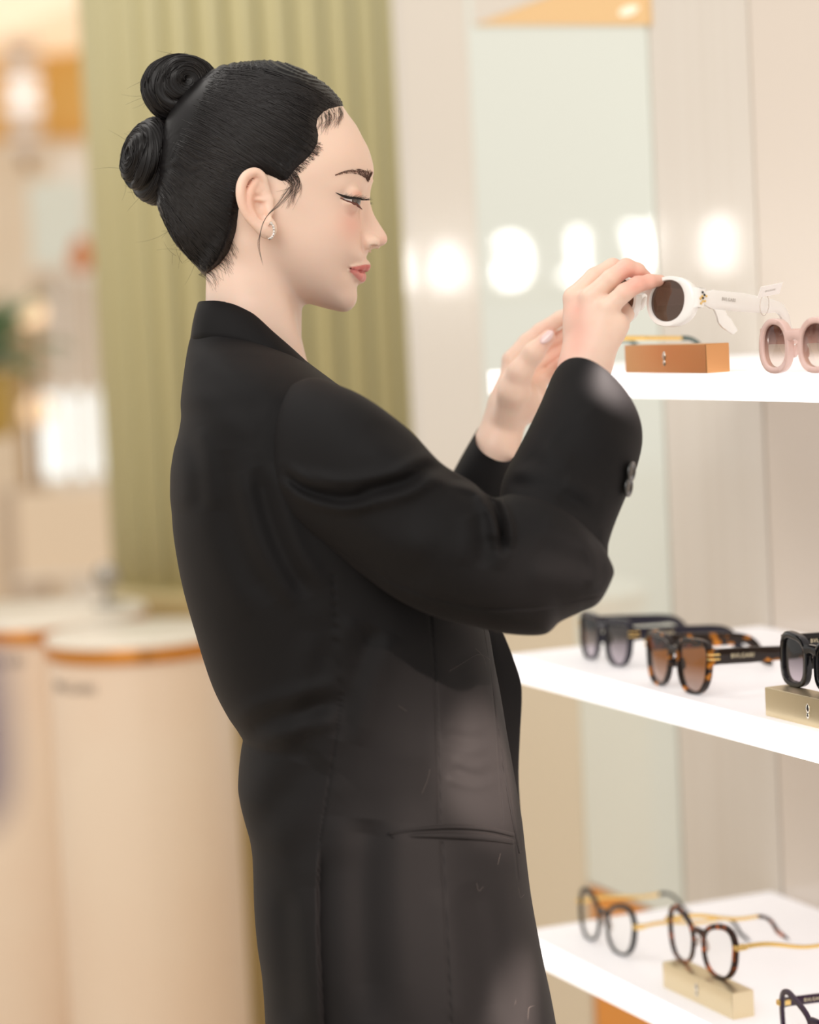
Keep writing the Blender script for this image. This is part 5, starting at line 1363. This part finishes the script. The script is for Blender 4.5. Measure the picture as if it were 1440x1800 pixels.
upper = [(505, 690, 490, 880, -.100, .055, -30, 0), (552, 664, 538, 935, -.142, .064, -44, 0), (596, 677, 585, 968, -.168, .074, -18, 0), (648, 702, 640, 1012, -.184, .076, 0, 0), (719, 755, 700, 1054, -.195, .075, 0, 0),
         (775, 813, 765, 1084, -.20, .074, 0, 0), (828, 846, 837, 1102, -.20, .074, 0, 0), (866, 874, 892, 1114, -.20, .073, 0, 0), (905, 866, 955, 1115, -.20, .071, 0, 0), (950, 868, 984, 1093, -.20, .069, 0, 0),
         (996, 890, 1018, 1077, -.20, .064, 0, 0), (1034, 928, 1046, 1064, -.20, .056, 0, 0), (1058, 958, 1062, 1044, -.20, .043, 0, 0), (1074, 990, 1076, 1014, -.20, .020, 0, 0), (1077, 1001, 1077, 1006, -.20, .005, 0, 0)]
lower = [(910, 985, 1045, 1015, -.19, .045, 0, 0), (884, 905, 1066, 985, -.185, .060, 0, 0), (879, 872, 1069, 955, -.176, .064, 0, 0), (886, 838, 1080, 920, -.168, .065, 4, -6), (905, 800, 1098, 876, -.158, .064, 8, -14), (930, 752, 1111, 842, -.146, .062, 14, -26),
         (953, 704, 1117, 820, -.134, .060, 20, -38), (968, 668, 1118, 811, -.126, .058, 25, -50), (974, 655, 1117, 808, -.122, .057, 27, -54)]
folds = [([(520, 850), (600, 868), (700, 850), (760, 822), (800, 838)], 11, 6.5, 5), ([(500, 830), (540, 862), (600, 880), (650, 872)], 8, 5.5, 4.0), ([(640, 745), (720, 770), (790, 815), (850, 858)], 22, 2.5, 2.0),
         ([(790, 838), (842, 852), (868, 884), (882, 925), (885, 966)], 7, 9, 6.0), ([(838, 868), (856, 905), (866, 950)], 12, -5, 0), ([(862, 872), (874, 892), (884, 925), (886, 955)], 6, 9, 2.0), ([(845, 1000), (852, 940), (850, 900)], 15, 2.5, 2.0),
         ([(560, 940), (660, 1000), (760, 1020)], 26, 3, 2), ([(700, 900), (780, 890), (850, 930)], 30, 2, 1.5), ([(940, 960), (1000, 980), (1060, 1010)], 24, 2.5, 1.5), ([(1040, 935), (1062, 985), (1058, 1040)], 10, 3, 2),
         ([(890, 850), (960, 858), (1040, 900)], 12, 2.5, 2.0), ([(980, 760), (1020, 800), (1080, 850)], 30, 2.0, 1.5), ([(930, 800), (960, 830), (1000, 845)], 16, 2, 1.5)]
seams_ = [[(545, 940), (600, 968), (680, 1020), (760, 1052), (850, 1072), (940, 1070), (1060, 1046)]]
near_sleeve = sleeve('sleeve', 'near sleeve, bent at the elbow', ((upper, 300, 210, 'cap'), (lower, 170, 210, 'hem')), folds, seams_, True)
upf = [(470, 700, 470, 880, .10, .05, 0, 0), (560, 720, 545, 960, .165, .06, 0, 0), (650, 790, 640, 1010, .18, .062, 0, 0), (735, 860, 730, 1040, .185, .062, 0, 0), (790, 900, 800, 1045, .18, .06, 0, 0), (840, 930, 850, 1020, .18, .04, 0, 0), (862, 960, 862, 985, .18, .01, 0, 0)]
lof = [(740, 960, 880, 1000, .175, .045, 0, 0), (760, 905, 905, 950, .168, .05, 0, 0), (782, 858, 912, 885, .160, .05, -3, 8), (806, 812, 912, 838, .154, .048, -7, 18), (828, 774, 910, 806, .150, .046, -11, 28), (836, 761, 909, 797, .148, .045, -12, 31)]
sleeve('sleeve', 'far sleeve, its cuff around the far wrist', ((upf, 60, 60, 'cap'), (lof, 70, 90, 'hem')), [], [], True)
# cuff buttons on the near sleeve
T_slv = bvh_of(near_sleeve)
for k, (a, b) in enumerate(((1108, 829), (1103, 856))):
    h = hit(T_slv, a-5, b, 0.0)
    c = h if h is not None else PX(a, b, D0-0.16)
    c = c+RT*0.0022-FWD*0.001
    ax_ = RT*0.9-FWD*0.42-UP*0.1; ax_ /= np.linalg.norm(ax_); e1 = np.cross(ax_, UP); e1 /= np.linalg.norm(e1); e2 = np.cross(ax_, e1)
    prof = [(0.0015, -0.001), (0.0072, -0.0006), (0.0082, 0.0006), (0.0080, 0.0020), (0.0064, 0.0024), (0.0058, 0.0016), (0.001, 0.0014)]
    rings = [[c+ax_*z_+r_*(math.cos(t)*e1+math.sin(t)*e2) for t in np.linspace(0, 2*math.pi, 24, endpoint=False)] for r_, z_ in prof]
    v, f = loft(rings, True, (True, True)); mesh_obj('cuff_button', v, f, M_button, near_sleeve, True)
# a few pale fibres clinging to the cloth
M_lint = mat('pale_lint', srgb(112, 104, 98), 0.8)
mb = MB(); rl = random.Random(9)
for pts in ([(790, 1180), (815, 1165), (842, 1150), (862, 1160)], [(836, 1140), (850, 1155), (856, 1175)], [(742, 1395), (752, 1370), (756, 1352)], [(838, 1552), (842, 1566), (850, 1558)], [(912, 1560), (915, 1578), (922, 1572)], [(905, 1765), (910, 1750), (914, 1722)], [(928, 1790), (930, 1772), (940, 1768)], [(700, 1240), (715, 1250)], [(875, 1520), (880, 1500)]):
    v, f = tube(W(on_side(pts, 12, 0.0008)), 0.00008, 3); mb.add(v, f)
o = mesh_obj('lint', mb.v, mb.f, M_lint, jacket, True); o['kind'] = 'stuff'
# trousers and shoes, out of the frame
M_trouser = mat('black_trouser_wool', (0.013, 0.013, 0.014, 1), 0.8)
M_shoe = mat('black_leather', (0.012, 0.011, 0.011, 1), 0.3)
for s_ in (-1, 1):
    a, kn, an = LEGS[s_]
    pts = catmull(np.array([a+np.array([0, 0, 0.0]), a+(kn-a)*0.2, kn, an, an+down*0.035]), 40); r = np.interp(np.linspace(0, 1, 40), [0, 0.25, 0.6, 1], [0.08, 0.092, 0.085, 0.082])
    v, f = tube(W(pts), r, 28, True); mesh_obj('trouser_leg', v, f, M_trouser, person, True)
    ft = W(an+down*0.05); fx, fy = ft[0], ft[1]; rings = []
    for t in np.linspace(0, 1, 16):
        x_ = fx-0.06+0.25*t; w_ = 0.034*(1-abs(2*t-1)**4)**0.5*(0.85+0.3*math.sin(t*2.4))+0.002; h_ = 0.075*(1-t)**0.8+0.028
        rings.append([(x_, fy+w_*math.cos(q), max(0.0, 0.012+h_*0.5+h_*0.5*math.sin(q)) if math.sin(q) > -0.6 else 0.0) for q in np.linspace(0, 2*math.pi, 20, endpoint=False)])
    v, f = loft(rings, True, (True, True)); mesh_obj('shoe', v, f, M_shoe, person, True)

# ---- the white sunglasses in her right hand
g, z0_ = eyewear('sunglasses', 'white sunglasses with brown lenses held up in her right hand', 'sunglasses', squircle(0.0178, 0.0172, 2.15, 0.0, 0.06), (0.0036, 0.0100, 0.0036, 0.0044), 0.0075, 0.0110,
               M_white_ac, L_brown, dict(z=0.004, h=0.0155, t=0.0042, bridge=0.40, bridge_h=0.0045, straight=0.100, hook=0.045, hk=(0, 0.08, 0.35, 0.6, 0.72, 0.92, 1), hv=(0.55, 1, 1.05, 0.85, 0.6, 0.75, 0.4), drop=0.9), jewel, ('BVLGARI', 0.0042, 0.032, 0.001, M_greyprint))
# the hinge-side rim centre is seen at this pixel
yaw_h = math.radians(-47); xo_ = 0.0178+0.0036+0.00375
rimc = PX(1173, 529, D0-0.105)
wx = np.array([math.cos(yaw_h), math.sin(yaw_h), 0])
Rm = Matrix.Rotation(yaw_h, 4, 'Z') @ Matrix.Rotation(math.radians(4), 4, 'Y') @ Matrix.Rotation(math.radians(-6), 4, 'X')
off_ = np.array(Rm @ Vector((xo_, 0.004, z0_)))
g.rotation_mode = 'XYZ'; g.rotation_euler = Rm.to_euler(); g.location = tuple(rimc-off_)
ft_ = [o for o in g.children if o.name.startswith('temple')][1]; hp_ = Vector((-0.047, 0.02, z0_+0.004)); rt_ = Matrix.Rotation(math.radians(-15), 4, 'Z') @ Matrix.Rotation(math.radians(3), 4, 'X'); ft_.rotation_euler = rt_.to_euler(); ft_.location = hp_-(rt_ @ hp_)
tagm = MB(); v, f = box(-0.00025, 0.00025, -0.013, 0.013, 0.0, 0.011); tagm.add(v, f)
tg = tagm.build('price_tag', mat('white_tag_card', srgb(250, 248, 246), 0.5), g, local=True); tg.location = (xo_+0.034, 0.095, z0_+0.012); tg.rotation_euler = (0.25, 0.5, 0.0)
v, f = text_mesh('BVLGARI', 0.0028, 0.0001); mesh_obj('lettering', [(0.0004, p[0], p[1]+0.0055) for p in v], f, M_greyprint, tg, False, local=True)
v, f = tube([(xo_+0.0315, 0.094+0.006*math.cos(t), z0_+0.004+0.009*math.sin(t)) for t in np.linspace(0, 2*math.pi, 20)], 0.0004, 5); mesh_obj('tag_loop', v, f, M_clearpad, g, True, local=True)
